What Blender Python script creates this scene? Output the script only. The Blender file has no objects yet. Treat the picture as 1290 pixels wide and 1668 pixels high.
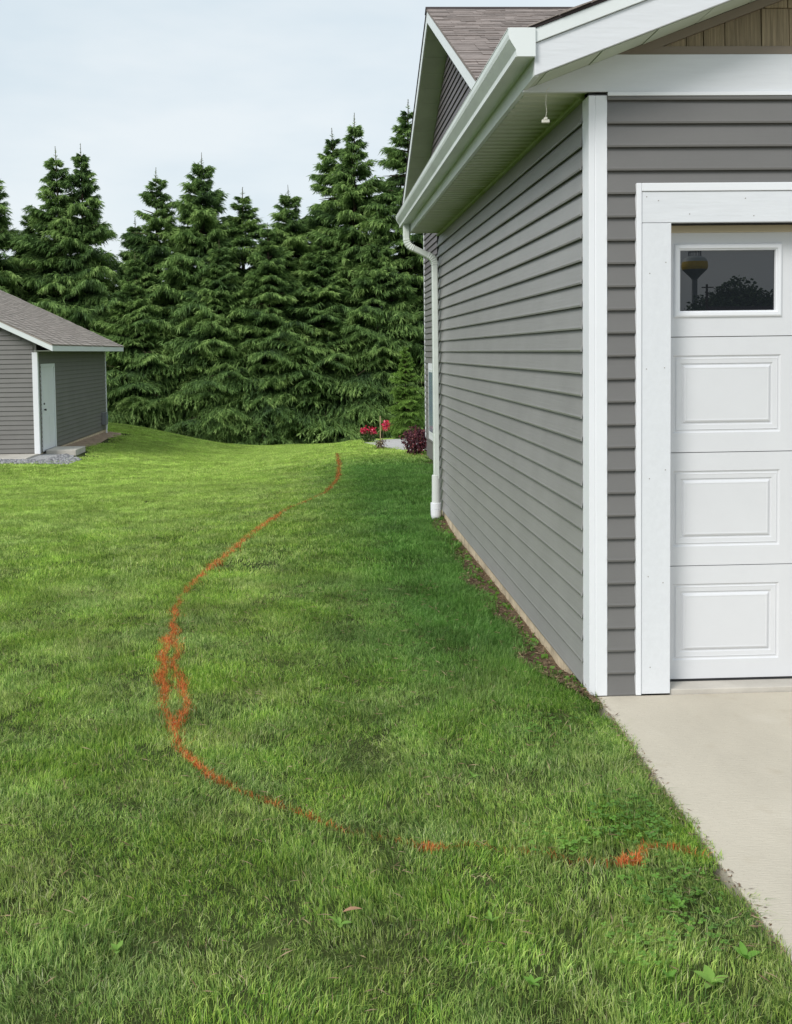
import bpy, bmesh, math, random
import numpy as np
from mathutils import Vector, Matrix

random.seed(7)
rng = np.random.default_rng(11)
sc = bpy.context.scene
COL = sc.collection

# ------------------------------------------------------------------ camera
CAM_Z = 1.59
yaw, pit, rol = math.radians(2.2), math.radians(2.9), 0.013
F = Vector((math.sin(yaw) * math.cos(pit), math.cos(yaw) * math.cos(pit), -math.sin(pit)))
R0 = Vector((math.cos(yaw), -math.sin(yaw), 0))
U0 = R0.cross(F)
RR = math.cos(rol) * R0 - math.sin(rol) * U0
UU = math.sin(rol) * R0 + math.cos(rol) * U0
cd = bpy.data.cameras.new('camera')
cam = bpy.data.objects.new('camera', cd)
COL.objects.link(cam)
M = Matrix((RR, UU, -F)).transposed().to_4x4()
M.translation = Vector((0, 0, CAM_Z))
cam.matrix_world = M
cd.sensor_fit = 'VERTICAL'
cd.sensor_height = 36
cd.lens = 1650 / 1668 * 36
cd.shift_x = 0.0404
cd.shift_y = -0.1069
cd.clip_start = 0.05
cd.clip_end = 3000
sc.camera = cam

# ------------------------------------------------------------------ world, sun, exposure
SUN_EL, SUN_AZ = math.radians(38), math.radians(222)       # azimuth clockwise from +Y: behind and left of the camera
w = bpy.data.worlds.new('World')
sc.world = w
w.use_nodes = True
nt = w.node_tree
nt.nodes.clear()
out = nt.nodes.new('ShaderNodeOutputWorld')
bg = nt.nodes.new('ShaderNodeBackground')
sky = nt.nodes.new('ShaderNodeTexSky')
sky.sky_type = 'NISHITA'
sky.sun_disc = False
sky.sun_elevation = SUN_EL
sky.sun_rotation = SUN_AZ
sky.air_density = 1.0
sky.dust_density = 2.0
tc = nt.nodes.new('ShaderNodeTexCoord')
mp = nt.nodes.new('ShaderNodeMapping')
mp.inputs['Scale'].default_value = (1.0, 1.0, 3.2)
nz = nt.nodes.new('ShaderNodeTexNoise')
nz.inputs['Scale'].default_value = 2.1
nz.inputs['Detail'].default_value = 5
nz.inputs['Roughness'].default_value = 0.55
cr = nt.nodes.new('ShaderNodeValToRGB')
cr.color_ramp.elements[0].position = 0.34
cr.color_ramp.elements[0].color = (6.5, 7.6, 8.3, 1)
cr.color_ramp.elements[1].position = 0.62
cr.color_ramp.elements[1].color = (8.2, 8.8, 9.1, 1)
mx = nt.nodes.new('ShaderNodeMixRGB')
mx.inputs['Fac'].default_value = 0.88
nt.links.new(tc.outputs['Generated'], mp.inputs['Vector'])
nt.links.new(mp.outputs['Vector'], nz.inputs['Vector'])
nt.links.new(nz.outputs['Fac'], cr.inputs['Fac'])
nt.links.new(sky.outputs['Color'], mx.inputs['Color1'])
nt.links.new(cr.outputs['Color'], mx.inputs['Color2'])
nt.links.new(mx.outputs['Color'], bg.inputs['Color'])
bg.inputs['Strength'].default_value = 0.105
nt.links.new(bg.outputs['Background'], out.inputs['Surface'])

sd = bpy.data.lights.new('sun', 'SUN')
sd.energy = 2.6
sd.angle = math.radians(22)
sd.color = (1.0, 0.965, 0.92)
so = bpy.data.objects.new('sun', sd)
COL.objects.link(so)
sdir = Vector((math.sin(SUN_AZ) * math.cos(SUN_EL), math.cos(SUN_AZ) * math.cos(SUN_EL), math.sin(SUN_EL)))
so.rotation_euler = sdir.to_track_quat('Z', 'Y').to_euler()
so.location = (-8, -10, 20)

sc.view_settings.view_transform = 'Standard'
sc.view_settings.look = 'None'
sc.view_settings.gamma = 1
sc.view_settings.exposure = 0.06
sc.view_settings.use_curve_mapping = False

# ------------------------------------------------------------------ materials
MATS = {}

def mat(name, col, rough=0.6, spec=0.5, noise=None, bump=None, coords='Object'):
    """noise=(scale, amount, stretch) varies the colour, bump=(scale, strength, stretch, distance) the relief"""
    m = bpy.data.materials.new(name)
    m.use_nodes = True
    t = m.node_tree
    b = t.nodes['Principled BSDF']
    b.inputs['Roughness'].default_value = rough
    b.inputs['Specular IOR Level'].default_value = spec
    b.inputs['Base Color'].default_value = (*col, 1)
    g = t.nodes.new('ShaderNodeNewGeometry')
    if noise:
        mpn = t.nodes.new('ShaderNodeMapping')
        mpn.inputs['Scale'].default_value = noise[2] if len(noise) > 2 else (1, 1, 1)
        n = t.nodes.new('ShaderNodeTexNoise')
        n.inputs['Scale'].default_value = noise[0]
        n.inputs['Detail'].default_value = 6
        n.inputs['Roughness'].default_value = 0.65
        r = t.nodes.new('ShaderNodeValToRGB')
        a = noise[1]
        r.color_ramp.elements[0].position = 0.3
        r.color_ramp.elements[1].position = 0.7
        r.color_ramp.elements[0].color = (*[c * (1 - a) for c in col], 1)
        r.color_ramp.elements[1].color = (*[min(1, c * (1 + a)) for c in col], 1)
        t.links.new(g.outputs['Position'], mpn.inputs['Vector'])
        t.links.new(mpn.outputs['Vector'], n.inputs['Vector'])
        t.links.new(n.outputs['Fac'], r.inputs['Fac'])
        t.links.new(r.outputs['Color'], b.inputs['Base Color'])
    if bump:
        mpb = t.nodes.new('ShaderNodeMapping')
        mpb.inputs['Scale'].default_value = bump[2]
        n = t.nodes.new('ShaderNodeTexNoise')
        n.inputs['Scale'].default_value = bump[0]
        n.inputs['Detail'].default_value = 4
        bp = t.nodes.new('ShaderNodeBump')
        bp.inputs['Strength'].default_value = bump[1]
        bp.inputs['Distance'].default_value = bump[3]
        t.links.new(g.outputs['Position'], mpb.inputs['Vector'])
        t.links.new(mpb.outputs['Vector'], n.inputs['Vector'])
        t.links.new(n.outputs['Fac'], bp.inputs['Height'])
        t.links.new(bp.outputs['Normal'], b.inputs['Normal'])
    MATS[name] = m
    return m

def nodes_of(m):
    return m.node_tree, m.node_tree.nodes['Principled BSDF']

def vary_by_object(m, amt=0.15, hue=0.0):
    """multiply the colour by a per-object random value"""
    t, b = nodes_of(m)
    oi = t.nodes.new('ShaderNodeObjectInfo')
    mr = t.nodes.new('ShaderNodeMapRange')
    mr.inputs['To Min'].default_value = 1 - amt
    mr.inputs['To Max'].default_value = 1 + amt
    t.links.new(oi.outputs['Random'], mr.inputs['Value'])
    hs = t.nodes.new('ShaderNodeHueSaturation')
    t.links.new(mr.outputs['Result'], hs.inputs['Value'])
    src = b.inputs['Base Color'].links
    if src:
        t.links.new(src[0].from_socket, hs.inputs['Color'])
    else:
        hs.inputs['Color'].default_value = b.inputs['Base Color'].default_value
    t.links.new(hs.outputs['Color'], b.inputs['Base Color'])

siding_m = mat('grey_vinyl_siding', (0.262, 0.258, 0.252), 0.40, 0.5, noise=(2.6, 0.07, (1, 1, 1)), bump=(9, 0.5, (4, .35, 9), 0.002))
vary_by_object(siding_m, 0.03)
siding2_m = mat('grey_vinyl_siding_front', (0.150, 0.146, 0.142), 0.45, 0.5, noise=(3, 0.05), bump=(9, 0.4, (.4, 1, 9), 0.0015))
vary_by_object(siding2_m, 0.03)
siding3_m = mat('grey_vinyl_siding_neighbour', (0.165, 0.16, 0.152), 0.5, 0.4, noise=(2, 0.08))
siding4_m = mat('grey_vinyl_siding_far', (0.19, 0.185, 0.18), 0.5, 0.4, noise=(2, 0.08))
gable_sid_m = mat('dark_vinyl_siding_gable', (0.12, 0.105, 0.11), 0.5, 0.4, noise=(2, 0.08))
dark_m = mat('wall_backing', (0.03, 0.03, 0.03), 0.9, 0.1)
white_m = mat('white_aluminium', (0.74, 0.78, 0.78), 0.38, 0.5, noise=(3, 0.03), bump=(6, 0.15, (1, 1, 1), 0.002))
gutter_m = mat('weathered_white_gutter', (0.64, 0.69, 0.65), 0.35, 0.5, noise=(7, 0.09, (1, .4, 1)), bump=(5, 0.2, (1, .5, 1), 0.002))
post_m = mat('white_vinyl_trim', (0.78, 0.795, 0.83), 0.4, 0.5, noise=(2, 0.02), bump=(4, 0.15, (1, 1, .4), 0.002))
wood_h_m = mat('white_painted_board', (0.69, 0.71, 0.745), 0.5, 0.4, noise=(30, 0.03, (.15, 1, 1)), bump=(60, 0.55, (.12, 1, 1), 0.0025))
wood_v_m = mat('white_painted_casing', (0.69, 0.71, 0.745), 0.5, 0.4, noise=(30, 0.03), bump=(85, 0.5, (.6, 1, .35), 0.002))
door_m = mat('white_steel_door', (0.66, 0.67, 0.695), 0.33, 0.5, noise=(2, 0.03), bump=(220, 0.14, (.25, 1, 1), 0.0012))
found_m = mat('tan_foundation_concrete', (0.56, 0.47, 0.34), 0.9, 0.2, noise=(9, 0.3), bump=(40, 0.5, (1, 1, 1), 0.005))
conc_m = mat('driveway_concrete', (0.55, 0.50, 0.41), 0.85, 0.25, noise=(1.4, 0.10, (1, .6, 1)), bump=(90, 0.8, (.25, 2.4, 1), 0.004))
t, b = nodes_of(conc_m)                                # fine aggregate specks and a few faint stains
g = t.nodes.new('ShaderNodeNewGeometry')
prev = b.inputs['Base Color'].links[0].from_socket
for sc_, lo_, hi_, cc_ in ((160, .60, .78, (.33, .28, .22)), (5.5, .62, .80, (.42, .36, .27)), (2.2, .60, .75, (.62, .58, .50))):
    n = t.nodes.new('ShaderNodeTexNoise'); n.inputs['Scale'].default_value = sc_; n.inputs['Detail'].default_value = 3
    m_ = t.nodes.new('ShaderNodeMapRange'); m_.inputs['From Min'].default_value = lo_; m_.inputs['From Max'].default_value = hi_; m_.inputs['To Max'].default_value = .6
    x_ = t.nodes.new('ShaderNodeMixRGB'); x_.inputs['Color2'].default_value = (*cc_, 1)
    t.links.new(g.outputs['Position'], n.inputs['Vector']); t.links.new(n.outputs['Fac'], m_.inputs['Value'])
    t.links.new(m_.outputs[0], x_.inputs['Fac']); t.links.new(prev, x_.inputs['Color1']); prev = x_.outputs[0]
t.links.new(prev, b.inputs['Base Color'])
conc2_m = mat('pale_concrete', (0.50, 0.47, 0.42), 0.9, 0.2, noise=(3, 0.16), bump=(30, 0.5, (1, 1, 1), 0.004))
soil_m = mat('brown_soil', (0.17, 0.125, 0.08), 0.95, 0.1, noise=(18, 0.45), bump=(25, 1.0, (1, 1, 1), 0.02))
bark_m = mat('spruce_bark', (0.10, 0.075, 0.055), 0.95, 0.1, noise=(12, 0.35), bump=(14, 1, (1, 1, .3), 0.02))
taupe_m = mat('taupe_trim', (0.23, 0.19, 0.15), 0.6, 0.3)
shake_m = mat('tan_cedar_shake', (0.27, 0.215, 0.14), 0.75, 0.25, noise=(26, 0.34, (3.4, 1, .12)), bump=(34, 1.0, (4, 1, .1), 0.006))
vary_by_object(shake_m, 0.16)
shing_m = mat('brown_shingle', (0.25, 0.215, 0.20), 0.95, 0.15, noise=(14, 0.22, (.5, 1, 1)), bump=(120, 0.7, (1, 1, 1), 0.004))
vary_by_object(shing_m, 0.22)
shing2_m = mat('grey_brown_shingle', (0.37, 0.325, 0.29), 0.95, 0.15, noise=(9, 0.14, (1, 1, 2)), bump=(60, 0.7, (1, 1, 1), 0.004))
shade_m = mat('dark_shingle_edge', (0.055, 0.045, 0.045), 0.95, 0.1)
black_m = mat('black_plastic', (0.02, 0.02, 0.022), 0.5, 0.4)
metal_m = mat('grey_meter_metal', (0.22, 0.23, 0.25), 0.45, 0.5)
brick_m = mat('grey_pipe_plastic', (0.62, 0.64, 0.62), 0.4, 0.5)
gravel_m = mat('grey_gravel', (0.36, 0.36, 0.36), 0.9, 0.2, noise=(22, 0.4))
patio_m = mat('pale_grey_patio', (0.46, 0.45, 0.44), 0.9, 0.2, noise=(8, 0.15), bump=(30, 0.5, (1, 1, 1), 0.005))
cord_m = mat('white_cord', (0.7, 0.68, 0.6), 0.6, 0.4)
dry_m = mat('dry_tan_leaf', (0.34, 0.2, 0.12), 0.7, 0.2, noise=(40, 0.3))

# soffit: white vinyl with a green algae stain that grows where it meets the wall
soffit_m = mat('white_vinyl_soffit', (0.55, 0.6, 0.5), 0.5, 0.4)
t, b = nodes_of(soffit_m)
g = t.nodes.new('ShaderNodeNewGeometry')
sx = t.nodes.new('ShaderNodeSeparateXYZ')
n = t.nodes.new('ShaderNodeTexNoise'); n.inputs['Scale'].default_value = 5; n.inputs['Detail'].default_value = 5
ma = t.nodes.new('ShaderNodeMath'); ma.operation = 'MULTIPLY_ADD'
ma.inputs[1].default_value = 0.22
t.links.new(g.outputs['Position'], sx.inputs['Vector'])
t.links.new(g.outputs['Position'], n.inputs['Vector'])
t.links.new(n.outputs['Fac'], ma.inputs[0])
t.links.new(sx.outputs['X'], ma.inputs[2])
r = t.nodes.new('ShaderNodeValToRGB')
mr = t.nodes.new('ShaderNodeMapRange')
mr.inputs['From Min'].default_value = 1.0
mr.inputs['From Max'].default_value = 1.42
t.links.new(ma.outputs['Value'], mr.inputs['Value'])
e = r.color_ramp.elements
e[0].position = 0.0; e[0].color = (0.66, 0.68, 0.61, 1)
e[1].position = 1.0; e[1].color = (0.27, 0.36, 0.06, 1)
e.new(0.6).color = (0.58, 0.62, 0.48, 1)
t.links.new(mr.outputs['Result'], r.inputs['Fac'])
t.links.new(r.outputs['Color'], b.inputs['Base Color'])
soffit2_m = mat('far_soffit', (0.5, 0.55, 0.45), 0.6, 0.3, noise=(3, 0.08))

# dark double glazing that mirrors what stands across the street
glass_m = mat('dark_window_glass', (0.010, 0.012, 0.015), 0.0, 0.5)
_, b = nodes_of(glass_m)
b.inputs['IOR'].default_value = 1.75
pane_m = mat('pale_window_glass', (0.30, 0.38, 0.46), 0.08, 0.6)

def leaf_mat(name, stops, rough=0.55, transl=0.3, attr='Col', pos_noise=None, spec=0.3):
    """colour comes from a ramp over the mesh's own Col attribute (red) shifted by a world noise"""
    m = bpy.data.materials.new(name); m.use_nodes = True
    t = m.node_tree; b = t.nodes['Principled BSDF']; o = t.nodes['Material Output']
    a = t.nodes.new('ShaderNodeAttribute'); a.attribute_name = attr
    s = t.nodes.new('ShaderNodeSeparateColor')
    t.links.new(a.outputs['Color'], s.inputs['Color'])
    fac = s.outputs['Red']
    if pos_noise:
        g = t.nodes.new('ShaderNodeNewGeometry')
        n = t.nodes.new('ShaderNodeTexNoise'); n.inputs['Scale'].default_value = pos_noise[0]
        n.inputs['Detail'].default_value = 4
        t.links.new(g.outputs['Position'], n.inputs['Vector'])
        m1 = t.nodes.new('ShaderNodeMath'); m1.operation = 'MULTIPLY_ADD'
        m1.inputs[1].default_value = pos_noise[1]; 
        m2 = t.nodes.new('ShaderNodeMath'); m2.operation = 'SUBTRACT'; m2.inputs[1].default_value = 0.5
        t.links.new(n.outputs['Fac'], m2.inputs[0]); t.links.new(m2.outputs[0], m1.inputs[0])
        t.links.new(fac, m1.inputs[2]); m1.use_clamp = True
        fac = m1.outputs[0]
    r = t.nodes.new('ShaderNodeValToRGB')
    els = r.color_ramp.elements
    while len(els) > 1: els.remove(els[-1])
    els[0].position, els[0].color = stops[0][0], (*stops[0][1], 1)
    for p, c in stops[1:]:
        els.new(p).color = (*c, 1)
    t.links.new(fac, r.inputs['Fac'])
    b.inputs['Roughness'].default_value = rough
    b.inputs['Specular IOR Level'].default_value = spec
    t.links.new(r.outputs['Color'], b.inputs['Base Color'])
    tr = t.nodes.new('ShaderNodeBsdfTranslucent')
    ms = t.nodes.new('ShaderNodeMixShader'); ms.inputs[0].default_value = transl
    t.links.new(r.outputs['Color'], tr.inputs['Color'])
    t.links.new(b.outputs[0], ms.inputs[1]); t.links.new(tr.outputs[0], ms.inputs[2])
    t.links.new(ms.outputs[0], o.inputs['Surface'])
    return m, t, r

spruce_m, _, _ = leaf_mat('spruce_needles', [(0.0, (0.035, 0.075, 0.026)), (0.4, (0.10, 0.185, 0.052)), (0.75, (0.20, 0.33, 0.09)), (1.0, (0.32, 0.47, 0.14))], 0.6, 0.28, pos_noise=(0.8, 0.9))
young_m, _, _ = leaf_mat('young_spruce_needles', [(0.0, (0.07, 0.14, 0.02)), (1.0, (0.26, 0.44, 0.08))], 0.6, 0.25)
brush_m, _, _ = leaf_mat('brush_leaves', [(0.0, (0.03, 0.065, 0.015)), (0.85, (0.10, 0.18, 0.04)), (1.0, (0.4, 0.4, 0.25))], 0.6, 0.25)
weed_m, _, _ = leaf_mat('weed_leaves', [(0.0, (0.09, 0.20, 0.04)), (0.6, (0.16, 0.34, 0.05)), (1.0, (0.25, 0.42, 0.08))], 0.5, 0.3)
purple_m, _, _ = leaf_mat('purple_leaves', [(0.0, (0.05, 0.018, 0.03)), (0.7, (0.16, 0.05, 0.07)), (1.0, (0.42, 0.12, 0.12))], 0.55, 0.25)
rose_m, _, _ = leaf_mat('red_petals', [(0.0, (0.35, 0.01, 0.04)), (0.6, (0.75, 0.03, 0.10)), (1.0, (0.95, 0.30, 0.38))], 0.5, 0.25)
tree_m, _, _ = leaf_mat('broadleaf_leaves', [(0.0, (0.03, 0.07, 0.02)), (1.0, (0.08, 0.15, 0.04))], 0.6, 0.2)
paint_m, _, _ = leaf_mat('orange_painted_grass', [(0.0, (0.13, 0.15, 0.03)), (0.18, (0.28, 0.11, 0.03)), (0.45, (0.62, 0.17, 0.045)), (0.8, (0.90, 0.26, 0.07)), (1.0, (0.95, 0.45, 0.22))], 0.6, 0.2)
mulch_m, _, _ = leaf_mat('mulch_bits', [(0.0, (0.05, 0.03, 0.02)), (0.6, (0.17, 0.11, 0.065)), (1.0, (0.36, 0.27, 0.17))], 0.9, 0.0)

# grass blades: per-blade random colour, blended between lawn patches by world-space noise
grass_m = bpy.data.materials.new('grass_blades'); grass_m.use_nodes = True
t = grass_m.node_tree; b = t.nodes['Principled BSDF']; o = t.nodes['Material Output']
def N(k, **kw):
    x = t.nodes.new(k)
    for a_, v_ in kw.items(): setattr(x, a_, v_)
    return x
def ramp(stops):
    r_ = N('ShaderNodeValToRGB'); els = r_.color_ramp.elements
    while len(els) > 1: els.remove(els[-1])
    els[0].position, els[0].color = stops[0][0], (*stops[0][1], 1)
    for p_, c_ in stops[1:]: els.new(p_).color = (*c_, 1)
    return r_
at = N('ShaderNodeAttribute'); at.attribute_name = 'Col'
sp = N('ShaderNodeSeparateColor'); t.links.new(at.outputs['Color'], sp.inputs['Color'])
ge = N('ShaderNodeNewGeometry')
oi = N('ShaderNodeObjectInfo')
lush = ramp([(0.0, (0.045, 0.11, 0.008)), (0.3, (0.13, 0.26, 0.018)), (0.6, (0.27, 0.43, 0.03)), (0.86, (0.50, 0.63, 0.07)), (0.95, (0.48, 0.58, 0.14)), (1.0, (0.62, 0.56, 0.30))])
pale = ramp([(0.0, (0.08, 0.15, 0.02)), (0.45, (0.31, 0.42, 0.07)), (0.82, (0.58, 0.65, 0.16)), (1.0, (0.55, 0.52, 0.32))])
blue = ramp([(0.0, (0.05, 0.11, 0.015)), (0.45, (0.21, 0.34, 0.06)), (0.9, (0.50, 0.60, 0.16)), (1.0, (0.48, 0.48, 0.30))])
for rr_ in (lush, pale, blue): t.links.new(sp.outputs['Red'], rr_.inputs['Fac'])
def noise_fac(scale, lo, hi, seed=0.0, detail=4):
    mpx = N('ShaderNodeMapping'); mpx.inputs['Location'].default_value = (seed, seed * .7, 0)
    nx = N('ShaderNodeTexNoise'); nx.inputs['Scale'].default_value = scale; nx.inputs['Detail'].default_value = detail
    mrx = N('ShaderNodeMapRange'); mrx.inputs['From Min'].default_value = lo; mrx.inputs['From Max'].default_value = hi
    t.links.new(ge.outputs['Position'], mpx.inputs['Vector']); t.links.new(mpx.outputs[0], nx.inputs['Vector'])
    t.links.new(nx.outputs['Fac'], mrx.inputs['Value'])
    return mrx.outputs['Result']
mA = N('ShaderNodeMixRGB'); t.links.new(noise_fac(1.6, .44, .62, 3.0), mA.inputs['Fac'])
t.links.new(lush.outputs[0], mA.inputs['Color1']); t.links.new(blue.outputs[0], mA.inputs['Color2'])
mB = N('ShaderNodeMixRGB')
t.links.new(noise_fac(2.3, .50, .70, 9.0), mB.inputs['Fac'])
t.links.new(mA.outputs[0], mB.inputs['Color1']); t.links.new(pale.outputs[0], mB.inputs['Color2'])
# the lawn farther out is a lighter, yellower sward
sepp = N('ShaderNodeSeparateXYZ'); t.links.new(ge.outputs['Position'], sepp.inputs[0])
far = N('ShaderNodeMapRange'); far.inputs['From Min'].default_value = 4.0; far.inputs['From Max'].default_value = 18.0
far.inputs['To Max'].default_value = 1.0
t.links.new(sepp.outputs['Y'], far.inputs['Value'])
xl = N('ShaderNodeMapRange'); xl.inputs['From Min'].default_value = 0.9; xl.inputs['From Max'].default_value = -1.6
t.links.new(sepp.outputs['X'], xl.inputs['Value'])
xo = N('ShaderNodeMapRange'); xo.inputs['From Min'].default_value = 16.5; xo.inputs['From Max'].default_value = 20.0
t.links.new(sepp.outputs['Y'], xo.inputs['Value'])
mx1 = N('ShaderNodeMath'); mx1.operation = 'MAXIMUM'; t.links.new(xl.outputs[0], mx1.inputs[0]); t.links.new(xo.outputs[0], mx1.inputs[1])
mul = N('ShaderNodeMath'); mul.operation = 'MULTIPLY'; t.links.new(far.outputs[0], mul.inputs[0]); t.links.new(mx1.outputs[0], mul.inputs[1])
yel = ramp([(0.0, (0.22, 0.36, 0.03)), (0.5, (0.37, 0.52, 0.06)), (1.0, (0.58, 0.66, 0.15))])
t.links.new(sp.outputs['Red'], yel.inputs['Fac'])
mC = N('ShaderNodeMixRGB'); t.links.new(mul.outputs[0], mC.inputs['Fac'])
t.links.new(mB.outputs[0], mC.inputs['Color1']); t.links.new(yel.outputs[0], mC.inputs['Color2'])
# brightness varies clump by clump
hs = N('ShaderNodeHueSaturation'); hs.inputs['Saturation'].default_value = .92; hs.inputs['Hue'].default_value = .510
mrv = N('ShaderNodeMapRange'); mrv.inputs['To Min'].default_value = 0.98; mrv.inputs['To Max'].default_value = 1.38
t.links.new(oi.outputs['Random'], mrv.inputs['Value'])
# darker, deeper green grass blended in towards the wall
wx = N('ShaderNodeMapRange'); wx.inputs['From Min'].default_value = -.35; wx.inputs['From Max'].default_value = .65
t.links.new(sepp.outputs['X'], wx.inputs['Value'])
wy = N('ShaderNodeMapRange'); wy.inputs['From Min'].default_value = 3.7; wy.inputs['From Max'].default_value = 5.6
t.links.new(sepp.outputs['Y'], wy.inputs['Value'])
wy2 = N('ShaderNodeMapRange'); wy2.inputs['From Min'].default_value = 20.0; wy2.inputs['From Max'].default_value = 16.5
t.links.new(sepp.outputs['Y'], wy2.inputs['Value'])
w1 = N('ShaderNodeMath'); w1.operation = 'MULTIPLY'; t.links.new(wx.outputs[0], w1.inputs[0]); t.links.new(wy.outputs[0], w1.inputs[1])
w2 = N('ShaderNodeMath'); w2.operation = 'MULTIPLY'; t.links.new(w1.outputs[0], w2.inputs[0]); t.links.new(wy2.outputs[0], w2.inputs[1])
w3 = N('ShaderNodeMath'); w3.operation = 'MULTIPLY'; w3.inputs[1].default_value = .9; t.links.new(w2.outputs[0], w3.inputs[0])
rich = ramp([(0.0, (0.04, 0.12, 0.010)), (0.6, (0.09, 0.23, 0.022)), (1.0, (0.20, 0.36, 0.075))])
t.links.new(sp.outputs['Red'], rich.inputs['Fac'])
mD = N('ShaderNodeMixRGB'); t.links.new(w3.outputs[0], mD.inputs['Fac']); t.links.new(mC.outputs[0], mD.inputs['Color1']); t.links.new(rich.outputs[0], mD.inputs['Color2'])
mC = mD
mv2 = N('ShaderNodeMath'); mv2.operation = 'MULTIPLY'
vn = N('ShaderNodeMapRange'); vn.inputs['To Min'].default_value = .80; vn.inputs['To Max'].default_value = 1.18
t.links.new(noise_fac(3.1, .36, .64, 21.0, 5), vn.inputs['Value'])
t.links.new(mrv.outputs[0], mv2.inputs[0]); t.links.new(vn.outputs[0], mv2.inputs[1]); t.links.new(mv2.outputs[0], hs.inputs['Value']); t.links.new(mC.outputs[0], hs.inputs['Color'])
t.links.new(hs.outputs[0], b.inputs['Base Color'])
b.inputs['Roughness'].default_value = 0.5
b.inputs['Specular IOR Level'].default_value = 0.35
tr = N('ShaderNodeBsdfTranslucent'); t.links.new(hs.outputs[0], tr.inputs['Color'])
ms = N('ShaderNodeMixShader'); ms.inputs[0].default_value = 0.38
t.links.new(b.outputs[0], ms.inputs[1]); t.links.new(tr.outputs[0], ms.inputs[2])
t.links.new(ms.outputs[0], o.inputs['Surface'])

ground_m = mat('turf_soil', (0.05, 0.065, 0.02), 0.95, 0.1, noise=(6, 0.5), bump=(30, 1, (1, 1, 1), 0.02))

# ------------------------------------------------------------------ terrain height
def ss(a, b_, x):
    tt = np.clip((x - a) / (b_ - a), 0, 1)
    return tt * tt * (3 - 2 * tt)

def gz(x, y):
    x = np.asarray(x, float); y = np.asarray(y, float)
    tt = np.clip(y, None, 39) - 7
    tt = np.where(tt < 0, 0, tt)
    s = np.sqrt(tt * tt + 4) - 2
    b1 = -.0625 * s; b2 = -.033 * s - .07 * np.clip(y - 24.3, 0, 7)
    z = b1 + (b2 - b1) * ss(-2.2, 1.5, x) * (1 - ss(29, 38, y)) - .055
    w_ = (1 - ss(-7.6, -1.8, x)) * ss(17, 22, y) * (1 - ss(34, 39, y))
    z = z + (-.70 - z) * w_
    z = z - .075 * ss(1.0, 1.24, x) * ss(4.8, 5.3, y) * (1 - ss(9.3, 10.3, y))
    return z

# ------------------------------------------------------------------ helpers
WLOC = {}

def root(name, loc, label, cat, group=None):
    o = bpy.data.objects.new(name, None)
    o.empty_display_size = 0.3
    COL.objects.link(o)
    o.location = loc
    WLOC[o.name] = Vector(loc)
    o['label'] = label; o['category'] = cat
    if group: o['group'] = group
    return o

def link(name, me, parent=None, loc=(0, 0, 0), label=None, cat=None, group=None, kind=None):
    """loc is the world position of the mesh origin"""
    o = bpy.data.objects.new(name, me)
    COL.objects.link(o)
    loc = Vector(loc)
    WLOC[o.name] = loc
    if parent:
        o.parent = parent
        o.location = loc - WLOC[parent.name]
    else:
        o.location = loc
    if label: o['label'] = label
    if cat: o['category'] = cat
    if group: o['group'] = group
    if kind: o['kind'] = kind
    return o

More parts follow.
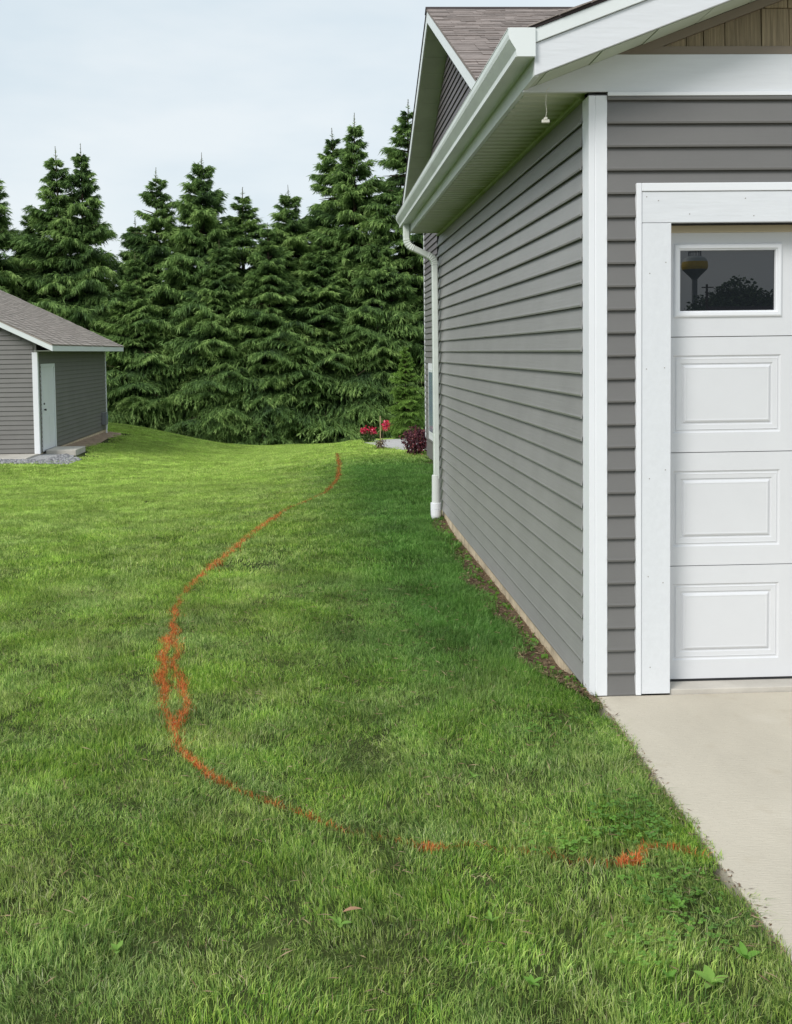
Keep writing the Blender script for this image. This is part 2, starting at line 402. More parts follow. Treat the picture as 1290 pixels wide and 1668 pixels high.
class MB:
    def __init__(s): s.v = []; s.f = []
    def add(s, vs, fs):
        n_ = len(s.v); s.v += [tuple(p) for p in vs]; s.f += [tuple(i + n_ for i in q) for q in fs]
    def box(s, a, c):
        x0, y0, z0 = a; x1, y1, z1 = c
        s.add([(x0, y0, z0), (x1, y0, z0), (x1, y1, z0), (x0, y1, z0), (x0, y0, z1), (x1, y0, z1), (x1, y1, z1), (x0, y1, z1)],
              [(0, 3, 2, 1), (4, 5, 6, 7), (0, 1, 5, 4), (1, 2, 6, 5), (2, 3, 7, 6), (3, 0, 4, 7)])
    def prism(s, poly, a, c, fn):
        """poly: 2-D points; fn(p, t) -> 3-D point, t = a or c"""
        n_ = len(poly)
        vs = [fn(p, a) for p in poly] + [fn(p, c) for p in poly]
        fs = [tuple(range(n_))[::-1], tuple(range(n_, 2 * n_))]
        fs += [(i, (i + 1) % n_, n_ + (i + 1) % n_, n_ + i) for i in range(n_)]
        s.add(vs, fs)
    def tube(s, pts, rad, seg=8, cap=True):
        pts = [Vector(p) for p in pts]
        rs = rad if isinstance(rad, (list, tuple)) else [rad] * len(pts)
        base = len(s.v); up = Vector((0.0123, 0.987, 0.05))
        for i, p in enumerate(pts):
            d = (pts[min(i + 1, len(pts) - 1)] - pts[max(i - 1, 0)]).normalized()
            u = d.cross(up)
            if u.length < .05: u = d.cross(Vector((1, 0, 0)))
            u.normalize(); v = d.cross(u)
            for k in range(seg):
                a = 2 * math.pi * k / seg
                s.v.append(tuple(p + rs[i] * (math.cos(a) * u + math.sin(a) * v)))
        for i in range(len(pts) - 1):
            for k in range(seg):
                a = base + i * seg + k; b2 = base + i * seg + (k + 1) % seg
                s.f.append((a, b2, b2 + seg, a + seg))
        if cap:
            s.f.append(tuple(base + k for k in range(seg))[::-1])
            s.f.append(tuple(base + (len(pts) - 1) * seg + k for k in range(seg)))
    def mesh(s, name, m, origin=(0, 0, 0), bevel=0, smooth=False):
        me = bpy.data.meshes.new(name)
        ox, oy, oz = origin
        me.from_pydata([(x - ox, y - oy, z - oz) for x, y, z in s.v], [], s.f)
        bm = bmesh.new(); bm.from_mesh(me)
        bmesh.ops.recalc_face_normals(bm, faces=bm.faces)
        if bevel:
            es = [e_ for e_ in bm.edges if len(e_.link_faces) == 2 and e_.calc_face_angle(0) > .5]
            bmesh.ops.bevel(bm, geom=es, offset=bevel, segments=2, affect='EDGES', profile=.5)
        bm.to_mesh(me); bm.free()
        if smooth:
            me.shade_smooth()
        me.materials.append(m)
        return me
    def build(s, name, m, parent=None, bevel=0, smooth=False, **kw):
        org = WLOC[parent.name] if parent else Vector((0, 0, 0))
        if not parent and 'origin' in kw: org = Vector(kw.pop('origin'))
        kw.pop('origin', None)
        return link(name, s.mesh(name, m, org, bevel, smooth), parent, org, **kw)

def box(name, a, c, m, parent=None, bevel=0.002, **kw):
    mb = MB(); mb.box(a, c); return mb.build(name, m, parent, bevel, **kw)

def np_mesh(name, V, FA, m, col=None, smooth=False):
    """V (n,3); FA list of (k, array) face groups"""
    me = bpy.data.meshes.new(name)
    V = np.asarray(V, np.float32)
    me.vertices.add(len(V)); me.vertices.foreach_set('co', V.ravel())
    tot = sum(a.size for a in FA); nf = sum(len(a) for a in FA)
    me.loops.add(tot); me.polygons.add(nf)
    li = np.concatenate([a.ravel() for a in FA]).astype(np.int32)
    me.loops.foreach_set('vertex_index', li)
    ls = []; st = 0
    for a in FA:
        ls.append(st + np.arange(len(a)) * a.shape[1]); st += a.size
    me.polygons.foreach_set('loop_start', np.concatenate(ls).astype(np.int32))
    if col is not None:
        ca = me.color_attributes.new('Col', 'FLOAT_COLOR', 'POINT')
        cc = np.ones((len(V), 4), np.float32); cc[:, 0] = col; cc[:, 1] = col; cc[:, 2] = col
        ca.data.foreach_set('color', cc.ravel())
    me.update(calc_edges=True)
    if smooth: me.shade_smooth()
    me.materials.append(m)
    return me

# ------------------------------------------------------------------ ground sheet
def axis(segs):
    a = []
    for lo, hi, n_ in segs: a += list(np.linspace(lo, hi, n_, endpoint=False))
    a.append(segs[-1][1]); return np.array(a)
xs = axis([(-900, -60, 12), (-60, -16, 22), (-16, -3, 40), (-3, 0.9, 40), (0.9, 1.4, 14), (1.4, 8, 18), (8, 60, 20), (60, 900, 12)])
ys = axis([(-900, -60, 12), (-60, 0, 20), (0, 12, 60), (12, 45, 80), (45, 100, 15), (100, 900, 12)])
X, Y = np.meshgrid(xs, ys)
Z = gz(X, Y)
small = (np.abs(X) < 20) & (Y > 0) & (Y < 45)
Z = Z + np.where(small, .006 * np.sin(X * 7.1 + Y * 2.3) * np.sin(Y * 5.7 - X * 1.1), 0)
Z = np.where((X > 1.24) & (X < 12) & (Y < 4.7), np.minimum(Z, -.14), Z)
Z = np.where((X > 1.33) & (X < 12) & (Y > 4.7) & (Y < 19), np.minimum(Z, -.3), Z)
nx_, ny_ = len(xs), len(ys)
idx = np.arange(nx_ * ny_).reshape(ny_, nx_)
Q = np.stack([idx[:-1, :-1], idx[:-1, 1:], idx[1:, 1:], idx[1:, :-1]], -1).reshape(-1, 4)
link('ground', np_mesh('ground', np.stack([X, Y, Z], -1).reshape(-1, 3), [Q], ground_m, smooth=True), kind='structure')

# driveway slab (its lawn edge runs very slightly inward towards the street)
DZ = -.045
mb = MB()
def edge_x(y): return 1.300 - max(0, 4.65 - y) * .026
rows = [4.639, 3.9, 3.2, 2.6, 1.9, .9, -.0, -1.2]
left = [(edge_x(y), y) for y in rows]
mb.prism([(p[0], p[1]) for p in left] + [(8.2, -1.2), (8.2, 4.639)], DZ - .12, DZ, lambda p, h: (p[0], p[1], h))
mb.build('driveway', conc_m, bevel=.006, kind='structure')
mb = MB(); mb.box((1.15, -14, DZ - .125), (8.2, -1.212, DZ - .004)); mb.build('driveway', conc_m, bevel=.006, kind='structure')
mb = MB(); mb.box((-60, -22, DZ - .3), (90, -14.05, DZ - .06)); mb.build('road', mat('asphalt', (.05, .05, .052), .9, .2, noise=(20, .2)), kind='structure')

# ------------------------------------------------------------------ HOUSE WITH ATTACHED GARAGE
house = root('house', (1.28, 4.66, 0), 'grey lap sided house with white trim and attached garage on the right', 'house')
GX, GY, GYB, GXR = 1.28, 4.66, 10.35, 8.6          # garage left wall, front wall, back, right
EXP = .1063

def lap_mesh_y(length, e=EXP, m=siding_m, name='siding_board'):
    """board running along +Y, face towards -X"""
    mb = MB()
    n_ = max(1, int(length / 1.2))
    prof = [(0.0, 0.024), (-.016, .022), (-.0195, -.003), (-.0245, -.002), (-.0265, .006), (-.024, .014), (-.003, e + .018), (0, e + .018)]
    mb.prism(prof, 0, length, lambda p, h: (p[0], h, p[1]))
    return mb.mesh(name, m)

def lap_mesh_x(length, e=EXP, m=siding2_m, name='siding_board'):
    mb = MB()
    prof = [(0.0, 0.024), (-.016, .022), (-.0195, -.003), (-.0245, -.002), (-.0265, .006), (-.024, .014), (-.003, e + .018), (0, e + .018)]
    mb.prism(prof, 0, length, lambda p, h: (h, p[0], p[1]))
    return mb.mesh(name, m)

# side wall of the garage
wall = box('wall', (GX + .004, GY + .11, .0), (GX + .15, GYB, 2.80), dark_m, house, 0)
L = GYB - GY - .09
me = lap_mesh_y(L)
z = -.018; k = 0
while z < 2.70:
    link('siding_board', me, wall, (GX + .002 * math.sin(k * 2.1) * .3, GY + .09, z)); z += EXP; k += 1
# front wall left of and above the door
wallf = box('wall', (GX + .05, GY + .004, -.02), (1.62, GY + .10, 2.90), dark_m, house, 0)
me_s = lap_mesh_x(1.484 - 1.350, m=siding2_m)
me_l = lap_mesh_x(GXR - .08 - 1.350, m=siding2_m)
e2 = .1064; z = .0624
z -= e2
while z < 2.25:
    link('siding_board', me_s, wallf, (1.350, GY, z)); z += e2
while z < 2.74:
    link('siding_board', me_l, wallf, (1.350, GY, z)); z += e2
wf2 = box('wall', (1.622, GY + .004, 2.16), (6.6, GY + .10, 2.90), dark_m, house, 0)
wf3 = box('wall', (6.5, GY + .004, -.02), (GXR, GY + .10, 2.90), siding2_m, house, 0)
box('wall', (GXR - .1, GY + .1, -.02), (GXR, GYB, 2.80), siding2_m, house, 0)
# foundation and garage floor
box('foundation', (GX + .003, GY + .02, -.35), (GX + .20, GYB, -.012), found_m, house, .004)
box('garage_floor', (1.648, 4.642, -.14), (6.75, 6.2, -.022), conc2_m, house, .004)
box('sill_strip', (1.351, GY - .012, -.0445), (1.4815, GY + .03, -.036), mat('brown_gap', (.12, .08, .06), .9, .1), house, .001)

# corner post: an L of white vinyl with a shallow rib
mb = MB()
P = [(1.265, 4.640), (1.292, 4.640), (1.294, 4.643), (1.297, 4.640), (1.350, 4.640), (1.350, 4.66), (1.30, 4.66), (1.285, 4.675), (1.285, 4.752), (1.265, 4.752)]
mb.prism(P, -.044, 2.742, lambda p, h: (p[0], p[1], h))
mb.build('corner_trim', post_m, house, .0015)
# frieze board below the gable, with the thin moulding under it
SL = .375                                            # rake slope
def rake_z(x): return 2.766 + SL * (x - .963)
xr = (2.925 - 2.766) / SL + .963
mb = MB()
mb.prism([(.965, 2.757), (GXR, 2.757), (GXR, 2.925), (xr, 2.925), (.965, 2.7665)], GY - .022, GY + .003, lambda p, h: (p[0], h, p[1]))
mb.build('frieze_board', wood_h_m, house, .002)
box('frieze_moulding', (1.351, GY - .030, 2.738), (GXR, GY + .003, 2.7555), post_m, house, .002)
box('corner_cap', (1.264, GY - .0215, 2.7425), (1.351, GY + .004, 2.7480), black_m, house, .001)

# rake soffit, rake boards, fascia, roof slab
RY = 4.395                                           # front face of the rake
mb = MB()
for (xa, xb) in [(.985, 4.80)]:
    mb.prism([(xa, rake_z(xa)), (xb, rake_z(xb)), (xb, rake_z(xb) + .012), (xa, rake_z(xa) + .012)], RY + .021, GY - .0225, lambda p, h: (p[0], h, p[1]))
rs = mb.build('rake_soffit', soffit2_m, house, 0)
x_ = 1.02
while x_ < 2.6:                                      # soffit panels hang a little unevenly, as the photo's loose ones do
    w2 = .24
    mb = MB(); dz = random.uniform(.002, .007)
    mb.prism([(x_, rake_z(x_) - dz), (x_ + w2, rake_z(x_ + w2) - dz * .4), (x_ + w2, rake_z(x_ + w2) - .0006), (x_, rake_z(x_) - .0006)], RY + .023, GY - .024, lambda p, h: (p[0], h, p[1]))
    mb.build('soffit_panel', cord_m if random.random() < .0 else soffit2_m, rs, .0008); x_ += w2 + .006
RX = 4.90
for sgn in (0, 1):
    mb = MB(); mb2 = MB()
    if sgn == 0:
        pts = [(.963, rake_z(.963)), (RX, rake_z(RX)), (RX, rake_z(RX) + .135), (.963, rake_z(.963) + .135)]
        pt2 = [(.963, rake_z(.963) + .137), (RX, rake_z(RX) + .137), (RX, rake_z(RX) + .197), (.963, rake_z(.963) + .197)]
    else:
        fx = lambda x: 2 * RX - x
        pts = [(fx(a), b_) for a, b_ in [(.963, rake_z(.963)), (RX, rake_z(RX)), (RX, rake_z(RX) + .135), (.963, rake_z(.963) + .135)]]
        pt2 = [(fx(a), b_) for a, b_ in [(.963, rake_z(.963) + .137), (RX, rake_z(RX) + .137), (RX, rake_z(RX) + .197), (.963, rake_z(.963) + .197)]]
    mb.prism(pts, RY, RY + .02, lambda p, h: (p[0], h, p[1])); mb.build('rake_board', wood_h_m, house, .002)
    mb2.prism(pt2, RY - .012, RY + .02, lambda p, h: (p[0], h, p[1])); mb2.build('rake_moulding', white_m, house, .002)
mb = MB()
def rt(x): return rake_z(x) + .198
poly = [(.925, rt(.925)), (RX, rt(RX)), (2 * RX - .925, rt(.925)), (2 * RX - .925, rt(.925) + .012), (RX, rt(RX) + .012), (.925, rt(.925) + .012)]
mb.prism(poly, RY - .018, GYB + .03, lambda p, h: (p[0], h, p[1]))
groof = mb.build('roof', shade_m, house, 0, label='low garage roof seen only as a dark shingle edge')
# shingle tabs that show as an uneven edge over the rake
y_ = RY - .024
x_ = .93
while x_ < 3.4:
    mb = MB(); w2 = .14; th = random.uniform(.006, .013)
    mb.prism([(x_, rt(x_) + .013), (x_ + w2 - .004, rt(x_ + w2) + .013), (x_ + w2 - .004, rt(x_ + w2) + .013 + th * .4), (x_, rt(x_) + .013 + th)], y_ - random.uniform(0, .006), y_ + .9, lambda p, h: (p[0], h, p[1]))
    mb.build('shingle', shing_m, groof, 0); x_ += w2
box('fascia_board', (.963, RY + .0215, 2.7665), (.985, GYB, 2.948), gutter_m, house, .002)
# eave soffit with ribbed panels
sof = box('soffit', (.986, GY - .02, 2.785), (GX + .01, GYB, 2.80), soffit2_m, house, 0)
mb = MB()
pw = .102
mb.prism([(0, 0), (.004, -.010), (pw * .50, -.008), (pw * .52, .0), (pw * .58, -.004), (pw - .022, -.006), (pw - .014, .002), (pw - .002, .004), (pw - .002, .012), (0, .012)], 0, GX - .006 - .986, lambda p, h: (h, p[0], p[1]))
pm = mb.mesh('soffit_panel', soffit_m)
y_ = GY - .020
while y_ < GYB - pw:
    if y_ > GY - .03 or True:
        link('soffit_panel', pm, sof, (.986, y_, 2.772)); 
    y_ += pw
# J channel along the top of the wall
mb = MB(); mb.box((GX - .028, GY + .09, 2.748), (GX - .004, GYB, 2.7675)); mb.build('soffit_channel', soffit_m, house, .002)

# K-style gutter
gut_y0, gut_y1 = 4.375, 10.40
gx, gzb = .9625, 2.842
prof_o = [(0, .118), (0, 0), (-.078, 0), (-.082, .006), (-.083, .028), (-.100, .055), (-.112, .075), (-.116, .092), (-.116, .116), (-.108, .118)]
prof_i = [(-.108, .113), (-.112, .110), (-.112, .093), (-.108, .077), (-.097, .058), (-.079, .030), (-.077, .004), (-.004, .004), (-.004, .118)]
mb = MB()
mb.prism(prof_o + prof_i, gut_y0, gut_y1, lambda p, h: (gx + p[0], h, gzb + p[1]))
gutter = mb.build('gutter', gutter_m, house, 0)
for yy in (gut_y0 - .004, gut_y1):
    mb = MB(); mb.prism([(p[0] * 1.01, p[1] + (.002 if p[1] > .1 else -.001)) for p in prof_o], yy, yy + .004, lambda p, h: (gx + p[0], h, gzb + p[1]))
    mb.build('end_cap', white_m, gutter, 0)
mb = MB(); mb.box((gx - .118, gut_y0, gzb + .1165), (gx - .106, gut_y1, gzb + .1205)); mb.build('gutter_lip', white_m, gutter, .001)
mb = MB(); mb.box((gx - .0855, gut_y0, gzb - .002), (gx - .0790, gut_y1, gzb + .0045)); mb.build('gutter_lip', white_m, gutter, .001)

# downspout: rectangular section swept through two ribbed elbows
def sweep_rect(mb, pts, wx, wy, rib=None):
    pts = [Vector(p) for p in pts]; base = len(mb.v)
    for i, p in enumerate(pts):
        d = (pts[min(i + 1, len(pts) - 1)] - pts[max(i - 1, 0)]).normalized()
        v = Vector((0, 1, 0)); u = v.cross(d).normalized()
        k = 1 + (rib[i] if rib else 0)
        a, b2 = wx * k / 2, wy * k / 2; c = .008
        for q in ((-a, -b2 + c), (-a + c, -b2), (a - c, -b2), (a, -b2 + c), (a, b2 - c), (a - c, b2), (-a + c, b2), (-a, b2 - c)):
            mb.v.append(tuple(p + u * q[0] + v * q[1]))
    for i in range(len(pts) - 1):
        for k in range(8):
            a = base + i * 8 + k; b2 = base + i * 8 + (k + 1) % 8
            mb.f.append((a, b2, b2 + 8, a + 8))
    mb.f.append(tuple(base + k for k in range(8))[::-1]); mb.f.append(tuple(base + (len(pts) - 1) * 8 + k for k in range(8)))
DY = 10.12
def arc(cx, cz, r_, a0, a1, n_):
    return [(cx + r_ * math.cos(math.radians(a0 + (a1 - a0) * i / n_)), DY, cz + r_ * math.sin(math.radians(a0 + (a1 - a0) * i / n_))) for i in range(n_ + 1)]
xd = 1.205
x_t = .925
el1 = [(x_t, DY, 2.846), (x_t, DY, 2.72)] + arc(x_t + .10, 2.70, .10, 180, 252, 11)
end1 = el1[-1]
el2 = arc(xd - .10, 2.44, .10, 72, 0, 11)
ds = root('downspout', (xd, DY, 0), '', '')
for kx in ('label', 'category'): del ds[kx]
ds.parent = house; ds.location = Vector((xd, DY, 0)) - WLOC[house.name]
rib = [0, 0] + [(.07 if i % 2 else -.02) for i in range(12)]
mb = MB(); sweep_rect(mb, el1, .062, .082, rib); mb.build('elbow', gutter_m, ds)
mb = MB(); sweep_rect(mb, [end1, el2[0]], .058, .078); mb.build('pipe', gutter_m, ds)
mb = MB(); sweep_rect(mb, el2, .062, .082, [(.07 if i % 2 else -.02) for i in range(12)]); mb.build('elbow', gutter_m, ds)
mb = MB(); sweep_rect(mb, [(xd, DY, 2.445), (xd, DY, .30)], .058, .078); mb.build('pipe', gutter_m, ds)
box('corner_trim', (GX - .022, GYB - .045, .0), (GX + .003, GYB, 2.745), dark_m, house)  # near-black strip standing in for the shadow line behind the downspout
mb = MB(); mb.tube([(xd - .004, DY, .335), (xd - .004, DY, .33), (xd - .006, DY, .05), (xd - .006, DY, .03)], [.040, .043, .044, .043], 20); mb.build('pipe', brick_m, ds, smooth=False)
mb = MB(); mb.tube([(xd - .008, DY, .055), (xd - .008, DY, .052), (xd - .008, DY, -.005), (xd - .008, DY, -.01), (xd - .008, DY, -.012), (xd - .008, DY, -.07), (xd - .008, DY, -.13)], [.048, .055, .055, .050, .055, .053, .045], 20); mb.build('pipe_adapter', post_m, ds)

# gable end: shakes in two and more rows, each a piece, clipped along the rake
gable = MB(); 
gx0 = (2.925 - 2.766) / SL + .963 + .02
gable.prism([(gx0, 2.926), (2 * RX - gx0, 2.926), (RX, rake_z(RX) - .002)], GY + .004, GY + .10, lambda p, h: (p[0], h, p[1]))
gable = gable.build('gable_wall', taupe_m, house)
mb = MB(); mb.prism([(gx0 - .02, 2.926), (GXR, 2.926), (GXR, 2.962), (gx0 + .08, 2.962)], GY - .020, GY + .002, lambda p, h: (p[0], h, p[1])); mb.build('gable_moulding', taupe_m, house, .001)
mb = MB()
mb.prism([(gx0 + .02, rake_z(gx0 + .02) - .003), (RX, rake_z(RX) - .003), (RX, rake_z(RX) - .045), (gx0 + .13, rake_z(gx0 + .13) - .045)], GY - .022, GY + .001, lambda p, h: (p[0], h, p[1])); mb.build('gable_moulding', taupe_m, house, .001)
row = 0
zz = 2.963
while zz < 3.35:
    x_ = 1.40 + row * .05
    zt = zz + .172
    wl = []
    while x_ < 4.4:
        w2 = random.choice([.045, .06, .08, .10, .13, .17, .21]); 
        a, c = x_, x_ + w2 - .004
        ta, tc_ = min(zt, rake_z(a) - .046), min(zt, rake_z(c) - .046)
        if tc_ > zz + .006:
            if ta < zz + .002:
                a = (zz + .003 + .046 - 2.766) / SL + .963; ta = zz + .003
            if c - a > .008:
                th = random.uniform(.012, .018)
                P = [(a, zz), (c, zz)] + [(c, tc_)] + ([((zt + .046 - 2.766) / SL + .963, zt)] if (tc_ >= zt - 1e-6 and ta < zt - 1e-4) else []) + [(a, ta)]
                mb = MB(); mb.prism(P, GY - th, GY + .003, lambda p, h: (p[0], h + ((p[1] - zz) * .05 if h < GY else 0), p[1]))
                mb.build('shake', shake_m, gable, .001)
        x_ += w2
    zz = zt + .002; row += 1

# door casing: boards, outer moulding
DXL, DXR = 1.645, 6.42
HZ = 2.160
box('door_casing', (1.508, GY - .030, -.037), (DXL, GY + .02, HZ), wood_v_m, house, .002)
box('door_casing', (1.508, GY - .030, HZ + .002), (DXR + .137, GY + .02, 2.303), wood_h_m, house, .002)
box('door_casing', (DXR, GY - .030, -.022), (DXR + .137, GY + .02, HZ), wood_v_m, house, .002)
mb = MB(); mb.prism([(1.482, -.026), (1.506, -.026), (1.506, 2.305), (DXR + .139, 2.305), (DXR + .139, 2.318), (1.493, 2.318)], GY - .034, GY + .01, lambda p, h: (p[0], h, p[1]))
mb2 = MB()
mb2.box((1.482, GY - .036, -.041), (1.5065, GY + .01, 2.342)); mb2.build('door_moulding', post_m, house, .003)
mb2 = MB()
mb2.box((1.5075, GY - .036, 2.3045), (DXR + .165, GY + .01, 2.342)); mb2.build('door_moulding', post_m, house, .003)
# rusting nail heads in the casing and frieze
mb = MB(); mb.tube([(0, 0, 0), (0, -.0012, 0)], [.0028, .0024], 8); nm_ = mb.mesh('nail', mat('weathered_nail', (.30, .28, .26), .6))
for (x, z) in ((1.53, 2.28), (1.585, 2.262), (1.62, 1.98), (1.545, 1.93), (1.53, 1.49), (1.615, 1.495), (1.545, .98), (1.62, 1.02), (1.54, .52), (1.61, .49), (1.55, .09), (1.73, 2.20), (1.99, 2.27), (2.03, 2.19)):
    link('nail', nm_, house, (x, GY - .0302, z))
# head jamb and left jamb of the opening
box('door_jamb', (DXL - .02, GY + .021, -.02), (DXL - .001, GY + .14, HZ), post_m, house, .001)
box('door_jamb', (DXL, GY + .021, HZ + .003), (DXR, GY + .14, HZ + .02), mat('tan_jamb', (.5, .42, .28), .6), house, .001)
# sectional door
DYF = 4.752
door = root('garage_door', (DXL, DYF, 0), '', '')
for kx in ('label', 'category'): del door[kx]
door.parent = house; door.location = WLOC[door.name] - WLOC[house.name]
zs = [-.012, .540, 1.086, 1.637, 2.175]
pitch = .588; px0 = 1.700; pwid = .520
NP = 8
def nest(mb, a, c, loops, y):
    """nested rectangle loops: (inset, dy)"""
    base = len(mb.v)
    for ins, dy in loops:
        x0, z0, x1, z1 = a[0] + ins, a[1] + ins, c[0] - ins, c[1] - ins
        for p in ((x0, z0), (x1, z0), (x1, z1), (x0, z1)): mb.v.append((p[0], y + dy, p[1]))
    for i in range(len(loops) - 1):
        for k in range(4):
            q = base + i * 4 + k; q2 = base + i * 4 + (k + 1) % 4
            mb.f.append((q, q2, q2 + 4, q + 4))
    n_ = base + (len(loops) - 1) * 4
    return (n_, n_ + 1, n_ + 2, n_ + 3)
for i in range(4):
    z0, z1 = zs[i] + .0018, zs[i + 1] - .0018
    if i < 3: pz0, pz1 = z0 + .092, z1 - .086
    else: pz0, pz1 = 1.729, 2.076
    mb = MB()
    # face of the section leaves an opening for every panel
    xsx = [DXL + .001] + [v for k in range(NP) for v in (px0 + k * pitch, px0 + k * pitch + pwid)] + [DXR]
    def q(x0, x1, a, b2): mb.add([(x0, DYF, a), (x1, DYF, a), (x1, DYF, b2), (x0, DYF, b2)], [(0, 1, 2, 3)])
    q(xsx[0], xsx[-1], z0, pz0); q(xsx[0], xsx[-1], pz1, z1)
    for k in range(0, len(xsx), 2): q(xsx[k], xsx[k + 1], pz0, pz1)
    mb.box((xsx[0], DYF + .022, z0), (xsx[-1], DYF + .045, z1))
    mb.add([(xsx[0], DYF, z1), (xsx[-1], DYF, z1), (xsx[-1], DYF + .022, z1 - .0), (xsx[0], DYF + .022, z1 - .0)], [(0, 1, 2, 3)])
    mb.add([(xsx[0], DYF, z0), (xsx[-1], DYF, z0), (xsx[-1], DYF + .022, z0), (xsx[0], DYF + .022, z0)], [(0, 1, 2, 3)])
    sec = mb.build('door_section', door_m, door)
    if i < 3:
        mb = MB(); nf = nest(mb, (0, 0), (pwid, pz1 - pz0), [(0, 0), (.006, .007), (.012, .007), (.016, .003), (.020, .004), (.038, .005), (.041, .010), (.047, .010), (.053, .003), (.060, .000), (.066, .001)], 0)
        mb.f.append(nf)
        me = bpy.data.meshes.new('door_panel'); me.from_pydata(mb.v, [], mb.f); me.materials.append(door_m)
        for k in range(NP):
            link('door_panel', me, door, (px0 + k * pitch, DYF, pz0))
    else:
        mb = MB(); nest(mb, (0, 0), (pwid, pz1 - pz0), [(0, 0), (.003, -.008), (.009, -.011), (.022, -.011), (.026, -.003), (.030, -.003), (.032, .012)], 0)
        me = bpy.data.meshes.new('window_frame'); me.from_pydata(mb.v, [], mb.f); me.materials.append(post_m)
        mb = MB(); mb.box((.031, 0, .031), (pwid - .031, .004, pz1 - pz0 - .031)); gm = mb.mesh('window_pane', glass_m)
        for k in range(NP):
            link('window_frame', me, door, (px0 + k * pitch, DYF, pz0))
            link('window_pane', gm, door, (px0 + k * pitch, DYF + .010, pz0))
box('header_shade_strip', (DXL, DYF - .016, 2.128), (DXR, DYF - .002, HZ + .001), mat('warm_shade_tan', (.55, .47, .33), .6), door, .002)  # tan strip paints the warm shade under the header onto the door top
mb = MB(); mb.box((DXL, DYF - .002, -.0215), (DXR, DYF + .03, -.0125)); mb.build('bottom_seal', black_m, door, .001)

# far two-storey part of the house: wall, gable siding, roof with shingles
HX, HY0, HY1, HRX = 2.04, 10.42, 18.68, 10.5
RLX, EY0, EY1, EZ, RZ = 1.68, 10.38, 19.14, 4.34, 6.49
RYM = (EY0 + EY1) / 2
hs_ = (RZ - EZ) / (RYM - EY0)
def roof_z(y): return RZ - abs(y - RYM) * hs_
mb = MB(); mb.prism([(HY0, -.5), (HY1, -.5), (HY1, roof_z(HY1) - .22), (RYM, RZ - .22), (HY0, roof_z(HY0) - .22)], HX + .006, HRX, lambda p, h: (h, p[0], p[1]))
hwall = mb.build('wall', siding4_m, house)
z = -.02
while z < RZ - .34:
    lo, hi = HY0 + .02, HY1 - .09
    if z + .11 > roof_z(lo) - .22:
        inset = (z + .11 - (EZ - .22)) / hs_ 
        lo, hi = EY0 + inset + .02, EY1 - inset - .02
        lo = max(lo, HY0 + .02); hi = min(hi, HY1 - .09)
    if hi - lo > .1:
        link('siding_board', lap_mesh_y(hi - lo, m=gable_sid_m if z > 2.9 else siding4_m), hwall, (HX, lo, z))
    z += EXP
box('corner_trim', (HX - .018, HY1 - .09, -.01), (HX + .02, HY1 + .018, 4.30), post_m, house)
box('foundation', (HX + .012, HY0, -.8), (HX + .16, HY1 - .01, -.022), found_m, house)
wn = box('window', (HX - .035, 16.75, .02), (HX + .002, 17.95, 1.36), post_m, house, .004)
box('sash', (HX - .041, 16.85, .12), (HX - .0355, 17.85, 1.26), white_m, wn, .001)
box('window_pane', (HX - .044, 16.90, .17), (HX - .0415, 17.80, 1.21), pane_m, wn, 0)
# roof slabs
for a, b2 in ((EY0, RYM), (RYM, EY1)):
    mb = MB(); mb.prism([(a, roof_z(a) - .03), (b2, roof_z(b2) - .03), (b2, roof_z(b2)), (a, roof_z(a))], RLX - .012, HRX + .3, lambda p, h: (h, p[0], p[1]))
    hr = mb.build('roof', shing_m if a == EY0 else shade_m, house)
    if a == EY0: hroof = hr
    # rake board and rake soffit
    mb = MB(); mb.prism([(a, roof_z(a) - .20), (b2, roof_z(b2) - .20), (b2, roof_z(b2) - .031), (a, roof_z(a) - .031)], RLX, RLX + .02, lambda p, h: (h, p[0], p[1])); mb.build('rake_board', white_m, house, .002)
    mb = MB(); mb.prism([(a, roof_z(a) - .20), (b2, roof_z(b2) - .20), (b2, roof_z(b2) - .19), (a, roof_z(a) - .19)], RLX + .021, HX + .004, lambda p, h: (h, p[0], p[1])); so_ = mb.build('rake_soffit', soffit2_m, house)
    n_ = 14
    for k in range(n_):
        if a == EY0: break
        y0 = a + (b2 - a) * k / n_; y1 = a + (b2 - a) * (k + 1) / n_ - .012
        mb = MB(); mb.prism([(y0, roof_z(y0) - .206), (y1, roof_z(y1) - .206), (y1, roof_z(y1) - .2006), (y0, roof_z(y0) - .2006)], RLX + .022, HX - .012, lambda p, h: (h, p[0], p[1])); mb.build('soffit_panel', soffit2_m, so_)
mb = MB(); mb.box((RLX + .02, EY0 - .0, EZ - .20), (HRX + .2, EY0 + .02, EZ - .031)); mb.build('fascia_board', white_m, house)
mb = MB(); mb.prism([(p[0], p[1]) for p in prof_o], RLX + .06, HRX, lambda p, h: (h, EY0 - .001 + p[0], EZ - .165 + p[1])); mb.build('gutter', white_m, house)
mb = MB(); mb.prism([(-.12, -.055), (0, .012), (.12, -.055), (.12, -.045), (0, .026), (-.12, -.045)], RLX - .02, HRX + .3, lambda p, h: (h, RYM + p[0], RZ + p[1])); mb.build('ridge_cap', shade_m, house)
